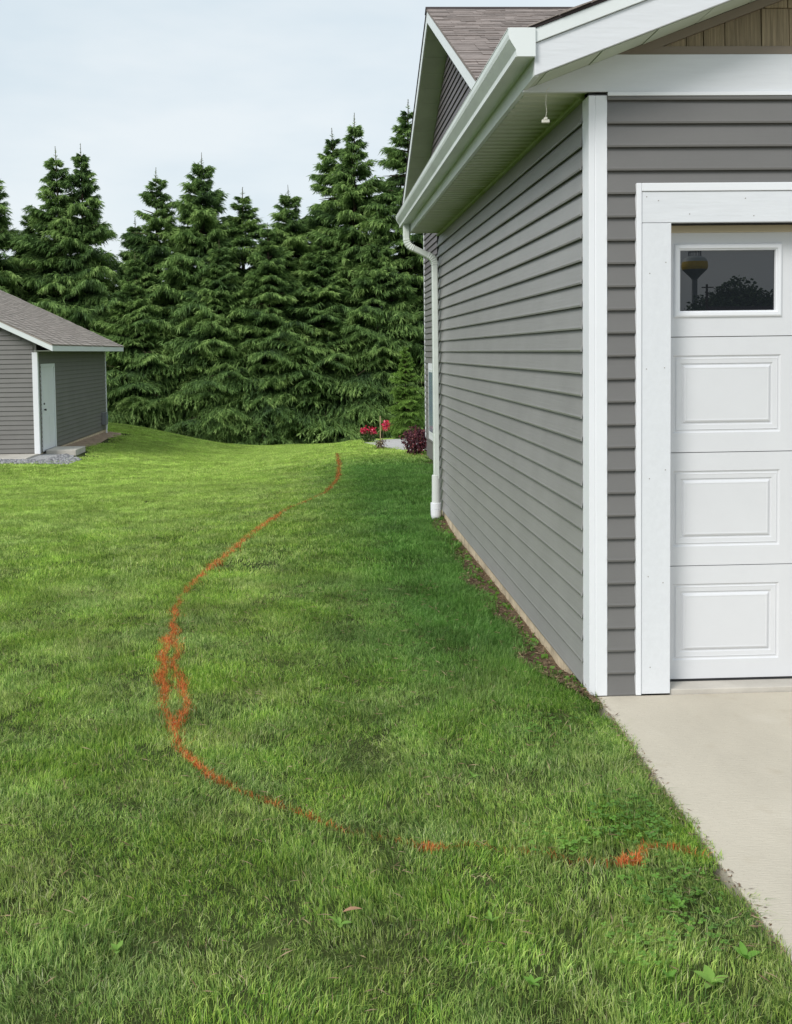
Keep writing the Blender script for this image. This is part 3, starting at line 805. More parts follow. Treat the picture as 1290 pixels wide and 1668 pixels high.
# shingles: laid course by course, the ones that show singly are pieces
extra = MB(); cnt = 0
slen = math.hypot(RYM - EY0, RZ - EZ); cy_, cz_ = (RYM - EY0) / slen, (RZ - EZ) / slen
course = 0; v = -.02
protos = {}
for wq in (.14, .2, .27, .34, .42):
    for th in (.010, .016):
        mb = MB()
        Pp = [(0, .002), (0, th), (.17, .004), (.17, .001)]
        mb.prism(Pp, .002, wq - .003, lambda p, h: (h, p[0] * cy_ - p[1] * cz_, p[0] * cz_ + p[1] * cy_))
        protos[(wq, th)] = (mb, mb.mesh('shingle', shing_m))
while v < slen - .12:
    x_ = RLX - .012 - random.uniform(0, .1)
    lim = 3.1 - .0 * v
    while x_ < HRX:
        wq = random.choice((.14, .2, .27, .34, .42)); th = random.choice((.010, .016))
        y0, z0 = EY0 + v * cy_, EZ + v * cz_ + .001
        xq = max(x_, RLX - .014)
        if xq < 2.0 + v * .38 and cnt < 290:
            link('shingle', protos[(wq, th)][1], hroof, (xq, y0 + random.uniform(-.006, .006), z0)); cnt += 1
        elif x_ < 5.5:
            q_ = protos[(wq, th)][0]
            extra.add([(a + x_, b_ + y0, c + z0) for a, b_, c in q_.v], q_.f)
        x_ = xq + wq
    v += .14; course += 1
extra.build('shingle', shing_m, hroof, kind='stuff')

# wire hanging from the corner of the soffit
wr = root('hanging_wire', (1.062, 4.60, 2.76), 'thin pale wire with a small white clip hanging from the garage soffit corner', 'wire')
mb = MB(); mb.tube([(1.075, 4.60, 2.766), (1.062, 4.60, 2.755), (1.058, 4.60, 2.70), (1.062, 4.60, 2.66), (1.056, 4.60, 2.622)], .0014, 6); mb.build('wire', cord_m, wr)
mb = MB(); mb.box((1.040, 4.592, 2.610), (1.074, 4.608, 2.624)); mb.box((1.050, 4.590, 2.622), (1.064, 4.610, 2.634)); mb.build('clip', cord_m, wr, .002)

# ------------------------------------------------------------------ NEIGHBOUR'S GARAGE
NX, NY, NY1, NB = -6.39, 23.6, 31.2, -.69
nb = root('garage', (NX, NY, NB), "small grey lap sided garage with white side door at the left of the lawn", 'garage')
NEX, NRX = -5.95, -11.4
ESL = .478
def nrt(x): return 1.835 + ESL * (NEX - x) if x > NRX else 1.835 + ESL * (NEX - NRX) - ESL * (NRX - x)
NXL = 2 * NRX - NX
mb = MB(); mb.prism([(NX - .02, NB), (NX - .02, nrt(NX) - .148), (NRX, nrt(NRX) - .148), (NXL, nrt(NX) - .148), (NXL, NB)], NY + .01, NY1 - .01, lambda p, h: (p[0], h, p[1]))
nwall = mb.build('wall', siding3_m, nb)
z = NB + .03; e3 = .1085
mes = {}
while z < nrt(NRX) - .3:
    hi = NX - .095
    if z + .11 > nrt(NX) - .17:
        hi = min(hi, NEX - (z + .11 - 1.835 + .165) / ESL)
    ln = hi - (2 * NRX - hi)
    if ln > .2:
        link('siding_board', lap_mesh_x(ln, e3, siding3_m), nwall, (hi - ln, NY + .008, z))
    z += e3
def lap_right(y0, y1, m):
    mb = MB(); e = e3
    prof = [(0.0, 0.004), (.020, 0), (.022, .012), (.003, e + .004), (0, e + .004)]
    mb.prism(prof, 0, y1 - y0, lambda p, h: (p[0], h, p[1])); return mb.mesh('siding_board', m)
mA_, mB_ = lap_right(25.10, NY1 - .085, siding3_m), lap_right(NY + .075, 23.86, siding3_m)
mC_ = lap_right(NY + .075, NY1 - .085, siding3_m)
z = NB + .03
while z < 1.62:
    if z < 1.40:
        link('siding_board', mA_, nwall, (NX - .018, 25.10, z)); link('siding_board', mB_, nwall, (NX - .018, NY + .075, z))
    else:
        link('siding_board', mC_, nwall, (NX - .018, NY + .075, z))
    z += e3
box('corner_trim', (NX - .115, NY - .022, NB + .0), (NX + .008, NY + .076, 1.66), post_m, nb)
box('corner_trim', (NX - .10, NY1 - .085, NB + .0), (NX + .008, NY1 + .02, 1.69), post_m, nb)
box('foundation', (NXL, NY + .03, NB - .5), (NX - .03, NY1 - .03, NB + .028), found_m, nb)
# side door with frame, slab, handle
nd = box('door', (NX - .015, 23.955, NB + .05), (NX - .003, 25.005, 1.31), post_m, nb, .002)
for (a, c, zb, zt) in ((.10, .45, .95, 1.80), (.58, .93, .95, 1.80), (.10, .45, .15, .80), (.58, .93, .15, .80)):
    box('door_panel', (NX - .0028, 23.955 + a, NB + .05 + zb), (NX + .001, 23.955 + c, NB + .05 + zt), post_m, nd, .001)
mb = MB(); mb.tube([(NX - .002, 24.07, NB + 1.0), (NX + .05, 24.07, NB + 1.0), (NX + .055, 24.07, NB + 1.0)], [.012, .026, .02], 10); mb.tube([(NX - .002, 24.07, NB + 1.14), (NX + .02, 24.07, NB + 1.14)], .022, 10); mb.build('handle', black_m, nd)
box('door_frame', (NX - .016, 23.865, NB + .03), (NX + .016, 23.953, 1.39), post_m, nb)
box('door_frame', (NX - .016, 25.007, NB + .03), (NX + .016, 25.095, 1.39), post_m, nb)
box('door_frame', (NX - .016, 23.9535, 1.312), (NX + .016, 25.0065, 1.39), post_m, nb)
box('threshold', (NX - .02, 23.9535, NB + .03), (NX + .03, 25.0065, NB + .048), metal_m, nb)
# roof: slabs, rake boards, fascia, soffit
mb = MB()
nl = 2 * NRX - NEX
mb.prism([(NEX - .01, nrt(NEX)), (NRX, nrt(NRX)), (nl, nrt(NEX)), (nl, nrt(NEX) - .03), (NRX, nrt(NRX) - .03), (NEX - .01, nrt(NEX) - .03)], NY - .34, 31.85, lambda p, h: (p[0], h, p[1] + .002))
nroof = mb.build('roof', shing2_m, nb)
mb = MB(); sl2 = math.hypot(1, ESL)
s_ = .0
while s_ < (NEX - NRX):
    xa = NEX + .02 - s_
    for y0 in np.arange(NY - .35, 31.8, .62):
        yy0 = y0 + random.uniform(-.1, .1); yy1 = min(yy0 + random.uniform(.3, .6), 31.87)
        yy0 = max(yy0, NY - .36)
        mb.add([(xa, yy0, nrt(xa) + .004), (xa, yy1, nrt(xa) + .004), (xa, yy1, nrt(xa) + .016), (xa, yy0, nrt(xa) + .016), (xa - .125, yy1, nrt(xa - .125) + .006), (xa - .125, yy0, nrt(xa - .125) + .006)],
               [(0, 1, 2, 3), (3, 2, 4, 5)])
    s_ += .125
mb.build('shingle', shing2_m, nroof, kind='stuff')
for (xa, xb) in ((NEX - .002, NRX), (nl + .002, NRX)):
    for ya, yb in ((NY - .33, NY - .305), (31.80, 31.825)):
        mb = MB(); mb.prism([(xa, nrt(xa) - .155), (xb, nrt(xb) - .155), (xb, nrt(xb) - .03), (xa, nrt(xa) - .03)], ya, yb, lambda p, h: (p[0], h, p[1])); mb.build('rake_board', white_m, nb)
    mb = MB(); mb.prism([(xa, nrt(xa) - .155), (xb, nrt(xb) - .155), (xb, nrt(xb) - .145), (xa, nrt(xa) - .145)], NY - .303, NY - .03, lambda p, h: (p[0], h, p[1])); mb.build('rake_soffit', soffit2_m, nb)
box('fascia_board', (NEX - .025, NY - .304, nrt(NEX) - .155), (NEX - .001, 31.799, nrt(NEX) - .031), white_m, nb)
box('soffit', (NX - .0, NY - .302, nrt(NEX) - .150), (NEX - .026, 31.795, nrt(NEX) - .142), soffit2_m, nb)
# meter box and its conduit by the far corner
mt = root('meter_box', (NX + .01, 30.55, NB), "grey electric meter box with white conduit at the garage's far corner", 'meter box')
box('box', (NX - .0, 30.42, .18 + NB), (NX + .14, 30.68, .55 + NB), metal_m, mt, .01)
mb = MB(); mb.tube([(NX + .15, 30.56, NB + .42), (NX + .14, 30.56, NB + .42)], .07, 14); mb.build('meter_dial', pane_m, mt)
mb = MB(); mb.tube([(NX + .07, 30.75, NB - .1), (NX + .07, 30.75, NB + .30), (NX + .03, 30.75, NB + .40)], .025, 10); mb.build('conduit', post_m, mt)

# apron, step, gravel beside the neighbour's garage
def drape(name, poly_xy, m, dz, step=.35, kind='structure', thick=.0):
    bm = bmesh.new()
    vs = [bm.verts.new((p[0], p[1], 0)) for p in poly_xy]
    bm.faces.new(vs)
    bmesh.ops.triangulate(bm, faces=bm.faces)
    bmesh.ops.subdivide_edges(bm, edges=bm.edges, cuts=3, use_grid_fill=True)
    if thick: 
        r_ = bmesh.ops.extrude_face_region(bm, geom=bm.faces[:])
        nv = {v_ for v_ in r_['geom'] if isinstance(v_, bmesh.types.BMVert)}
        for v_ in nv: v_.co.z -= thick
    for v_ in bm.verts: v_.co.z += float(gz(v_.co.x, v_.co.y)) + dz
    bmesh.ops.recalc_face_normals(bm, faces=bm.faces)
    me = bpy.data.meshes.new(name); bm.to_mesh(me); bm.free(); me.materials.append(m)
    return link(name, me, kind=kind)
mb = MB(); mb.box((-14, 22.6, NB - .3), (-6.42, NY + .02, NB + .012)); mb.build('concrete_apron', conc2_m, bevel=.01, kind='structure')
mb = MB(); mb.box((-6.36, 24.0, NB - .1), (-5.66, 25.0, NB + .045)); st = mb.build('doorstep', conc2_m, bevel=.012, label="pale concrete step slab below the neighbour garage's white side door", cat='step')
def stones(name, n_, fx, size, m, label=None, kind='stuff'):
    V = []; Fc = []
    cube = np.array([(-1, -1, -.6), (1, -1, -.6), (1, 1, -.6), (-1, 1, -.6), (-.7, -.6, .6), (.6, -.7, .7), (.7, .6, .6), (-.6, .7, .5)])
    fq = np.array([(0, 3, 2, 1), (4, 5, 6, 7), (0, 1, 5, 4), (1, 2, 6, 5), (2, 3, 7, 6), (3, 0, 4, 7)])
    for i in range(n_):
        x, y = fx(); s_ = size * random.uniform(.5, 1.3); a = random.uniform(0, 6.28)
        c, s2 = math.cos(a), math.sin(a)
        p = cube * s_ * np.array([1, random.uniform(.6, 1), random.uniform(.5, .9)]) * rng.uniform(.8, 1.2, (8, 1))
        p = np.stack([p[:, 0] * c - p[:, 1] * s2, p[:, 0] * s2 + p[:, 1] * c, p[:, 2]], -1) + (x, y, float(gz(x, y)) + .02)
        Fc.append(fq + 8 * i); V.append(p)
    col = np.repeat(rng.uniform(0, 1, n_), 8)
    o_ = link(name, np_mesh(name, np.concatenate(V), [np.concatenate(Fc)], m, col), kind=kind)
    if label: o_['label'] = label; o_['category'] = 'gravel'
    return o_
def gfx():
    while True:
        x = random.uniform(-9, -5.3); y = random.uniform(21.7, 24.0)
        if x < -6.0 and y > 22.55: continue
        if x > -6.0 and (x + 6.0) / .7 > 1 - (y - 23.0) / 1.2 and y > 23: continue
        if math.hypot(max(0, x + 5.9), 0) > .6: continue
        return x, y
drape('gravel_bed', [(-9, 21.7), (-5.9, 21.75), (-5.45, 22.6), (-5.7, 23.99), (-6.42, 24.0), (-6.42, 22.59), (-9, 22.59)], gravel_m, .012)
stone_m, _, _ = leaf_mat('gravel_stones', [(0, (.16, .16, .17)), (.6, (.30, .30, .31)), (1, (.46, .46, .45))], .9, 0)
stones('gravel', 1800, gfx, .028, stone_m, 'grey crushed gravel strip in front of the neighbour garage apron')
drape('soil_patch', [(-6.44, 25.2), (-5.95, 25.5), (-5.8, 27), (-5.95, 29), (-5.85, 30.6), (-6.0, 31.3), (-6.44, 31.3)], mat('reddish_soil', (.33, .25, .18), .95, .1, noise=(7, .35), bump=(20, 1, (1, 1, 1), .02)), .015)
# soil strip along our garage wall
pts = [(1.29, 4.72)] + [(1.30, y) for y in np.linspace(5.2, 10.3, 8)] + [(1.16 - .05 * math.sin(y * 3.1) , y) for y in np.linspace(10.3, 5.0, 12)] + [(1.05, 4.8), (1.12, 4.62), (1.27, 4.60)]
bm = bmesh.new()
rows_ = []
for y in np.linspace(4.55, 10.3, 50):
    l = 1.285 - (.19 + .03 * math.sin(y * 2.9) + .03 * math.sin(y * 7.3)) * (1 - .3 * float(ss(7.5, 10, y))) * (.12 + .88 * float(ss(4.55, 5.15, y)))
    rows_.append([bm.verts.new((x, y, float(gz(x, y)) + .012 + .012 * random.random())) for x in np.linspace(l, 1.284, 7)])
for a, b2 in zip(rows_, rows_[1:]):
    for i in range(6): bm.faces.new((a[i], a[i + 1], b2[i + 1], b2[i]))
me = bpy.data.meshes.new('soil_strip'); bm.to_mesh(me); bm.free(); me.materials.append(soil_m); me.shade_smooth()
link('soil_strip', me, kind='structure')

# patio behind the house
pat = [(1.12, 23.2), (1.3, 22.0), (1.55, 21.0), (1.75, 20.35), (2.3, 20.0), (5.5, 19.9), (5.5, 24.6), (2.1, 24.5), (1.45, 24.2)]
drape('patio', pat, patio_m, .03, thick=.05)

# ------------------------------------------------------------------ vegetation generators (numpy)
def leaf_quads(P, D, S, Ln, Wd, droop=0.0):
    """diamond leaves: base P, direction D, side S"""
    n_ = len(P)
    Ln = Ln[:, None]; Wd = Wd[:, None]
    mid = P + D * Ln * .45
    tip = P + D * Ln; tip[:, 2] -= (droop * Ln[:, 0])
    V = np.stack([P, mid - S * Wd * .5, tip, mid + S * Wd * .5], 1).reshape(-1, 3)
    Fq = np.arange(n_ * 4).reshape(-1, 4)
    return V, Fq

def unit(a): return a / np.maximum(1e-9, np.linalg.norm(a, axis=-1, keepdims=True))

def branch_proto(r_):
    """unit-long drooping spruce branch along +X: returns leaf arrays (P, D, S, L, W, c)"""
    P = []; D = []; c = []
    nT = 12
    for i in range(nT):
        tpos = .10 + .88 * (i + r_.uniform(-.3, .3)) / nT
        for sd_ in (-1, 1):
            ax = np.array([tpos, 0, -.16 * tpos ** 1.4 + .10 * tpos ** 4])
            l = (.47 * (1 - .64 * tpos) + .08) * r_.uniform(.7, 1.25)
            d = np.array([.62 + .3 * tpos, sd_ * (1 - .25 * tpos), r_.uniform(-.12, .06)]); d /= np.linalg.norm(d)
            nl_ = max(5, int(19 * l / .4))
            for j in range(nl_):
                u = (j + .6) / nl_
                p = ax + d * l * u + np.array([0, 0, -.42 * l * u * u])
                for q in range(2):
                    dd = d * r_.uniform(.2, .9) + np.array([r_.uniform(-.15, .5), (q * 2 - 1) * r_.uniform(.1, .6), -r_.uniform(.05, 1.8)])
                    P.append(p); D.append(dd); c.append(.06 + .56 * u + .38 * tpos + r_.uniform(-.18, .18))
    for j in range(8):
        tp = .8 + .025 * j
        p = np.array([tp, 0, -.16 * tp ** 1.4 + .10 * tp ** 4])
        P.append(p); D.append(np.array([1, r_.uniform(-.6, .6), r_.uniform(-.3, .3)])); c.append(.9)
    P = np.array(P); D = unit(np.array(D)); c = np.array(c)
    return P, D, c

def make_spruce(seed, H=10., Rm=2.2, whorl=.33, dens=1.0, m=None):
    r_ = np.random.default_rng(seed)
    protos_ = [branch_proto(r_) for _ in range(5)]
    Vs = []; Fs = []; Cs = []; n0 = 0
    z_ = .25; wood = MB()
    while z_ < H - .12:
        fr = z_ / H
        R_ = Rm * min(1, ((1 - fr) / .82) ** .86) * (.86 + .14 * min(1, fr * 5)) + .10
        nb_ = int(round((7.3 - 2.2 * fr) * dens))
        a0 = r_.uniform(0, 6.28)
        wf = r_.uniform(.82, 1.12)
        for k in range(nb_):
            a = a0 + 6.283 * k / nb_ + r_.uniform(-.25, .25)
            L_ = R_ * wf * (r_.uniform(.5, 1.0) if r_.uniform() < .55 else r_.uniform(.95, 1.3)); bc = r_.uniform(-.34, .20)
            el = math.radians(-14 + 52 * fr ** 1.4 + r_.uniform(-15, 15))
            P, D, c = protos_[r_.integers(5)]
            n_ = len(P)
            keep = np.ones(n_, bool)
            if L_ < 1.0: keep = r_.uniform(0, 1, n_) < max(.30, L_ / 1.15)
            P = P[keep] * L_; D = D[keep]; cc = c[keep]
            n_ = len(P)
            ce, se, ca_, sa = math.cos(el), math.sin(el), math.cos(a), math.sin(a)
            def rot(Vv):
                x = Vv[:, 0] * ce - Vv[:, 2] * se; zz_ = Vv[:, 0] * se + Vv[:, 2] * ce; y = Vv[:, 1]
                return np.stack([x * ca_ - y * sa, x * sa + y * ca_, zz_], -1)
            Pw = rot(P); Dw = rot(D)
            Pw[:, 2] += z_ + r_.uniform(-.48, .48) * (1 - .8 * fr)
            S = unit(np.cross(Dw, r_.normal(size=(n_, 3))))
            ln = r_.uniform(.09, .27, n_) * (.62 + .38 * min(1, L_ / 1.5)); wd = r_.uniform(.020, .040, n_) * (.75 + .25 * min(1, L_ / 1.5))
            V, Fq = leaf_quads(Pw, Dw, S, ln, wd, .15)
            Vs.append(V); Fs.append(Fq + n0); n0 += len(V)
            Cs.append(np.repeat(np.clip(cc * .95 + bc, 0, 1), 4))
            if L_ > .5 and k % 2 == 0:
                wood.tube([(0, 0, z_), (ca_ * ce * L_ * .5, sa * ce * L_ * .5, z_ + se * L_ * .5 - .05 * L_), (ca_ * ce * L_ * .9, sa * ce * L_ * .9, z_ + se * L_ * .9 - .1 * L_)], [.03, .018, .006], 4, False)
        z_ += whorl * r_.uniform(.6, 1.3) * (1 - .42 * fr)
    # leader
    n_ = 60
    P = np.zeros((n_, 3)); P[:, 2] = np.where(r_.uniform(0, 1, n_) < .6, r_.uniform(H - .9, H - .1, n_), r_.uniform(H - .1, H + .33, n_))
    a = r_.uniform(0, 6.28, n_); D = unit(np.stack([np.cos(a), np.sin(a), r_.uniform(.2, .8, n_)], -1))
    S = unit(np.cross(D, r_.normal(size=(n_, 3))))
    V, Fq = leaf_quads(P, D, S, np.clip((H + .3 - P[:, 2]) * .4, .04, .26) * r_.uniform(.5, 1, n_), np.full(n_, .022), 0)
    Vs.append(V); Fs.append(Fq + n0); Cs.append(np.full(n_ * 4, .7))
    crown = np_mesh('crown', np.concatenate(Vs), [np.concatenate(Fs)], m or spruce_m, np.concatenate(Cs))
    wood.tube([(0, 0, -.3), (.02, .0, H * .3), (-.02, .02, H * .7), (0, 0, H + .34)], [.15, .11, .05, .007], 8)
    trunk = wood.mesh('trunk', bark_m)
    return crown, trunk

variants = [make_spruce(s_, 10, rm, wh, dn) for s_, rm, wh, dn in ((1, 2.3, .34, 1.0), (2, 2.0, .36, .95), (3, 2.6, .33, 1.05), (4, 1.7, .42, .85))]
def spruce(x, y, top, rad, var, label, rz=None, cat='spruce', grp='spruces in the row behind the lawn', mesh=None, sxy=None):
    zb = float(gz(x, y)) - .05
    t_ = root('spruce_tree', (x, y, zb), label, cat, grp)
    cr_, tr_ = mesh or variants[var]
    H = top - zb
    for nm, me_ in (('crown', cr_), ('trunk', tr_)):
        o_ = link(nm, me_, t_, (x, y, zb))
    base_r = (2.3, 2.0, 2.6, 1.7)[var]; rad *= random.uniform(.94, 1.1)
    rad *= 1.14
    t_.scale = (rad / base_r, rad / base_r, H / 10.)
    t_.rotation_euler = (random.uniform(-.025, .025), random.uniform(-.025, .025), rz if rz is not None else random.uniform(0, 6.28))
    return t_
SPR = [
 (-12.6, 40.0, 9.1, 2.5, 0, 'tall dark spruce at the left picture edge, behind the grey garage roof'),
 (-9.75, 40.2, 9.25, 2.1, 1, 'left one of the twin pointed spruces rising above the grey garage'),
 (-8.85, 40.0, 9.35, 2.1, 0, 'right one of the twin pointed spruces rising above the grey garage'),
 (-6.15, 40.2, 8.5, 2.2, 1, 'spruce with a blunt bushy top just right of the sky gap'),
 (-4.6, 40.0, 9.05, 2.4, 2, 'pointed spruce rising highest in the left middle of the row'),
 (-2.7, 40.4, 7.75, 2.3, 3, 'shorter spruce whose thin leader stands in the middle of the row'),
 (-.75, 40.2, 7.8, 2.4, 2, 'broad full spruce with thin bare leader, in the middle of the row'),
 (1.1, 40.9, 10.1, 2.2, 3, 'tall spruce with a crooked twin tip, left side of the tallest pair'),
 (1.65, 40.2, 10.45, 2.3, 1, 'tallest open-topped spruce just left of the house gable'),
 (3.55, 39.9, 10.9, 2.4, 3, 'tall spruce half hidden behind the house gutter'),
 (-3.7, 38.6, 5.6, 2.1, 2, 'low front spruce with drooping branches below the pointed one'),
 (.25, 38.9, 5.9, 2.2, 0, 'low front spruce with drooping fans near the end of the orange line'),
 (-1.7, 38.7, 6.2, 2.1, 0, 'bushy front spruce below the thin leaders in the middle'),
 (-6.6, 39.0, 5.2, 2.1, 2, 'low dense spruce beside the far corner of the grey garage'),
 (2.35, 38.8, 6.4, 2.1, 2, 'bushy front spruce behind the red flowers'),
 (-11.2, 41.8, 7.4, 2.2, 2, 'dark lower spruce between the left edge and the twin spruces'),
 (-7.3, 42.2, 6.9, 2.1, 1, 'low spruce filling the gap right of the twin spruces'),
 (5.2, 40.0, 9.6, 2.4, 0, 'spruce behind the house corner at the right end of the row'),
]
for i, (x, y, top, rad, var, lab) in enumerate(SPR):
    spruce(x, y, top, rad, var, lab)
yc = make_spruce(9, 10, 2.0, .45, .9, young_m)
zb = float(gz(3.05, 34.2))
t_ = root('young_spruce', (3.05, 34.2, zb), 'small bright green young conifer beside the house corner', 'conifer')
for nm, me_ in (('crown', yc[0]), ('trunk', yc[1])): link(nm, me_, t_, (3.05, 34.2, zb))
t_.scale = (.33, .33, .33)

# brush and ground cover at the foot of the spruces
def leafball(name, n_, cfn, ln, wd, m, updir=.4, cols=None, **kw):
    P = np.array([cfn() for _ in range(n_)])
    D = unit(rng.normal(size=(n_, 3)) + np.array([0, 0, updir])); S = unit(np.cross(D, rng.normal(size=(n_, 3))))
    V, Fq = leaf_quads(P, D, S, rng.uniform(*ln, n_), rng.uniform(*wd, n_), .1)
    return np_mesh(name, V, [Fq], m, np.repeat(rng.uniform(0, 1, n_) ** 1.3, 4))
def bfn():
    x = random.uniform(-9, 5.5); y = random.uniform(36.9, 38.6)
    if -4.2 < x < 2.4: y = random.uniform(38.0, 38.8)
    h = random.random() ** 1.6 * (.25 + .3 * abs(math.sin(x * 1.7) * math.sin(x * .53 + 1)))
    return x, y, float(gz(x, y)) + h
link('undergrowth', leafball('undergrowth', 6000, bfn, (.06, .15), (.03, .06), brush_m, .6), label='low weedy undergrowth along the foot of the spruces', cat='undergrowth', kind='stuff')
def litter():
    x = random.uniform(-14, 9); y = random.uniform(37.6, 42); return x, y, float(gz(x, y)) + .01
drape('forest_floor', [(-16, 38.0), (-8, 37.6), (-4, 37.9), (0, 38.0), (3, 37.7), (9, 37.5), (9, 44), (-16, 44)], mat('needle_litter', (.05, .035, .022), .95, .1, noise=(5, .4)), .05)

# barberry shrub, roses, staked sapling, dry plant
def shrub(name, c, rx, rz_, n_, m, label, cat, ln=(.03, .07), wd=(.02, .035), stems=6):
    x0, y0 = c; z0 = float(gz(x0, y0))
    o_ = root(name, (x0, y0, z0), label, cat)
    def f():
        while True:
            p = np.array([random.uniform(-1, 1) for _ in range(3)])
            if .25 < np.linalg.norm(p) < 1: break
        k = 1 + .22 * math.sin(5 * p[0] + 3 * p[1]) * math.cos(4 * p[2] + p[0])
        return (p[0] * rx * k, p[1] * rx * k, rz_ + p[2] * rz_ * k)
    link('foliage', leafball('foliage', n_, f, ln, wd, m), o_, (x0, y0, z0))
    mb = MB()
    for k in range(stems):
        a = 6.28 * k / stems; mb.tube([(0, 0, -.05), (math.cos(a) * rx * .3, math.sin(a) * rx * .3, rz_ * .8), (math.cos(a) * rx * .6, math.sin(a) * rx * .6, rz_ * 1.5)], [.012, .008, .004], 5)
    link('stem', mb.mesh('stem', bark_m), o_, (x0, y0, z0))
    return o_
shrub('barberry_shrub', (1.93, 19.25), .29, .26, 2200, purple_m, 'dark purple leaved shrub at the far corner of the house', 'shrub')
r1 = shrub('rose_bush', (1.20, 23.3), .17, .15, 500, brush_m, 'low plant of bright red blooms at the edge of the patio', 'flowers', stems=5)
def f2():
    k = random.choice((-1, 1)); return (k * .09 + random.gauss(0, .035), random.gauss(0, .05), .28 + random.gauss(0, .035))
link('blossom', leafball('blossom', 420, f2, (.03, .06), (.03, .05), rose_m), r1, WLOC[r1.name])
s0 = (1.52, 23.9); z0 = float(gz(*s0))
sp_ = root('sapling', (*s0, z0), 'thin staked sapling with a few red leaves beyond the red blooms', 'sapling')
mb = MB(); mb.tube([(0, 0, -.1), (0, 0, .60)], .012, 6); link('stake', mb.mesh('stake', mat('pale_stake', (.42, .33, .2), .8, .2)), sp_, (*s0, z0))
mb = MB(); mb.tube([(.05, .02, 0), (.07, .02, .25), (.12, .02, .48)], [.008, .006, .003], 5); link('stem', mb.mesh('stem', bark_m), sp_, (*s0, z0))
def f3(): return (.14 + random.gauss(0, .05), random.gauss(0, .05), .46 - abs(random.gauss(0, .09)))
link('foliage', leafball('foliage', 90, f3, (.06, .1), (.03, .05), rose_m, 0), sp_, (*s0, z0))
s0 = (1.33, 20.9); z0 = float(gz(*s0))
dp = root('small_bush', (*s0, z0), 'small half dry tan plant at the near edge of the patio', 'plant')
def f4(): return (random.gauss(0, .05), random.gauss(0, .05), .10 + random.gauss(0, .05))
link('foliage', leafball('foliage', 160, f4, (.04, .08), (.012, .025), mulch_m, 1), dp, (*s0, z0))

# ------------------------------------------------------------------ LAWN
def blades(n_, cx, cy, cz, h, wd, lean, seed, colfn=None):
    """n blades; cx.. arrays of base points; h,wd arrays; returns V, quads, tris, col"""
    r_ = np.random.default_rng(seed)
    a = r_.uniform(0, 6.283, n_); la = r_.uniform(0, 6.283, n_) if lean[0] is None else r_.normal(lean[0], .9, n_)
    ll = np.abs(r_.normal(lean[1], lean[2], n_))
    side = np.stack([np.cos(a), np.sin(a), np.zeros(n_)], -1)
    ld = np.stack([np.cos(la), np.sin(la), np.zeros(n_)], -1)
    B = np.stack([cx, cy, cz], -1); up = np.array([0, 0, 1.])
    H = h[:, None]; W = wd[:, None]; LL = ll[:, None]
    m1 = B + up * H * .55 + ld * H * LL * .30
    tp = B + up * H * (1 - .30 * LL) + ld * H * LL * .95
    V = np.stack([B - side * W * .5, B + side * W * .5, m1 - side * W * .42, m1 + side * W * .42, tp], 1)
    i = np.arange(n_)[:, None] * 5
    q = i + np.array([0, 1, 3, 2]); t3 = i + np.array([2, 3, 4])
    return V.reshape(-1, 3), q, t3

protos_col = bpy.data.collections.new('lawn_tufts')       # holds the tufts that the lawn scatters; not linked to the scene
def tuft(name, n_, rad, hmu, w_, seed):
    r_ = np.random.default_rng(seed)
    rr_ = rad * np.sqrt(r_.uniform(0, 1, n_)); aa = r_.uniform(0, 6.283, n_)
    h = hmu * np.clip(r_.normal(1, .28, n_), .35, 1.9)
    wd = w_ * r_.uniform(.6, 1.3, n_)
    V, q, t3 = blades(n_, rr_ * np.cos(aa), rr_ * np.sin(aa), np.full(n_, -.008), h, wd, (r_.uniform(0, 6.28), .42, .38), seed)
    c = np.repeat(r_.uniform(0, 1, n_), 5)
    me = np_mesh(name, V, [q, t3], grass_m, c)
    o_ = bpy.data.objects.new(name, me); protos_col.objects.link(o_)
for k in range(5): tuft('a%d_tuft' % k, 760, .135, .031, .0022, 100 + k)
for k in range(4): tuft('b%d_tuft' % k, 1300, .30, .033, .0048, 200 + k)
for k in range(3): tuft('c%d_tuft' % k, 1300, .55, .032, .012, 300 + k)

for k in range(2): tuft('d%d_tuft' % k, 110, .05, .030, .0024, 400 + k)

def soil_left(y):
    return 1.285 - (.19 + .03 * math.sin(y * 2.9) + .03 * math.sin(y * 7.3)) * (1 - .3 * float(ss(7.5, 10, y))) * (.12 + .88 * float(ss(4.55, 5.15, y)))
def allowed(x, y, r_):
    if y < 4.66 and x > edge_x(y) - r_ * (.9 if r_ > .1 else .45 + .5 * math.sin(y * 17) * math.sin(y * 7.3)): return False
    if 4.6 <= y <= 10.4 and x > soil_left(y) - r_ * .45: return False
    if 10.35 < y < 18.75 and x > HX - r_: return False
    if x < NX + .75 - (.3 if y > 26 else 0) + r_ * .6 and 24.0 < y < 31.6: return False
    if x < -5.5 + r_ * .5 and 22.0 < y < 25.1: return False
    if x < -5.8 and 21.75 - r_ * .3 < y < 25.1: return False
    if x > -5.9 and x < -5.3 and y > 22.3 and y < 24.2 and x + 5.9 < .3: return False
    if x > 1.15 - r_ * .2 and 20.15 < y < 24.45:
        le = np.interp(y, [20.15, 21, 22, 23.2, 24.4], [2.0, 1.55, 1.3, 1.12, 1.8])
        if x > le - r_ * .55: return False
    return True
pts = []; pi = []; rot = []; scl = []
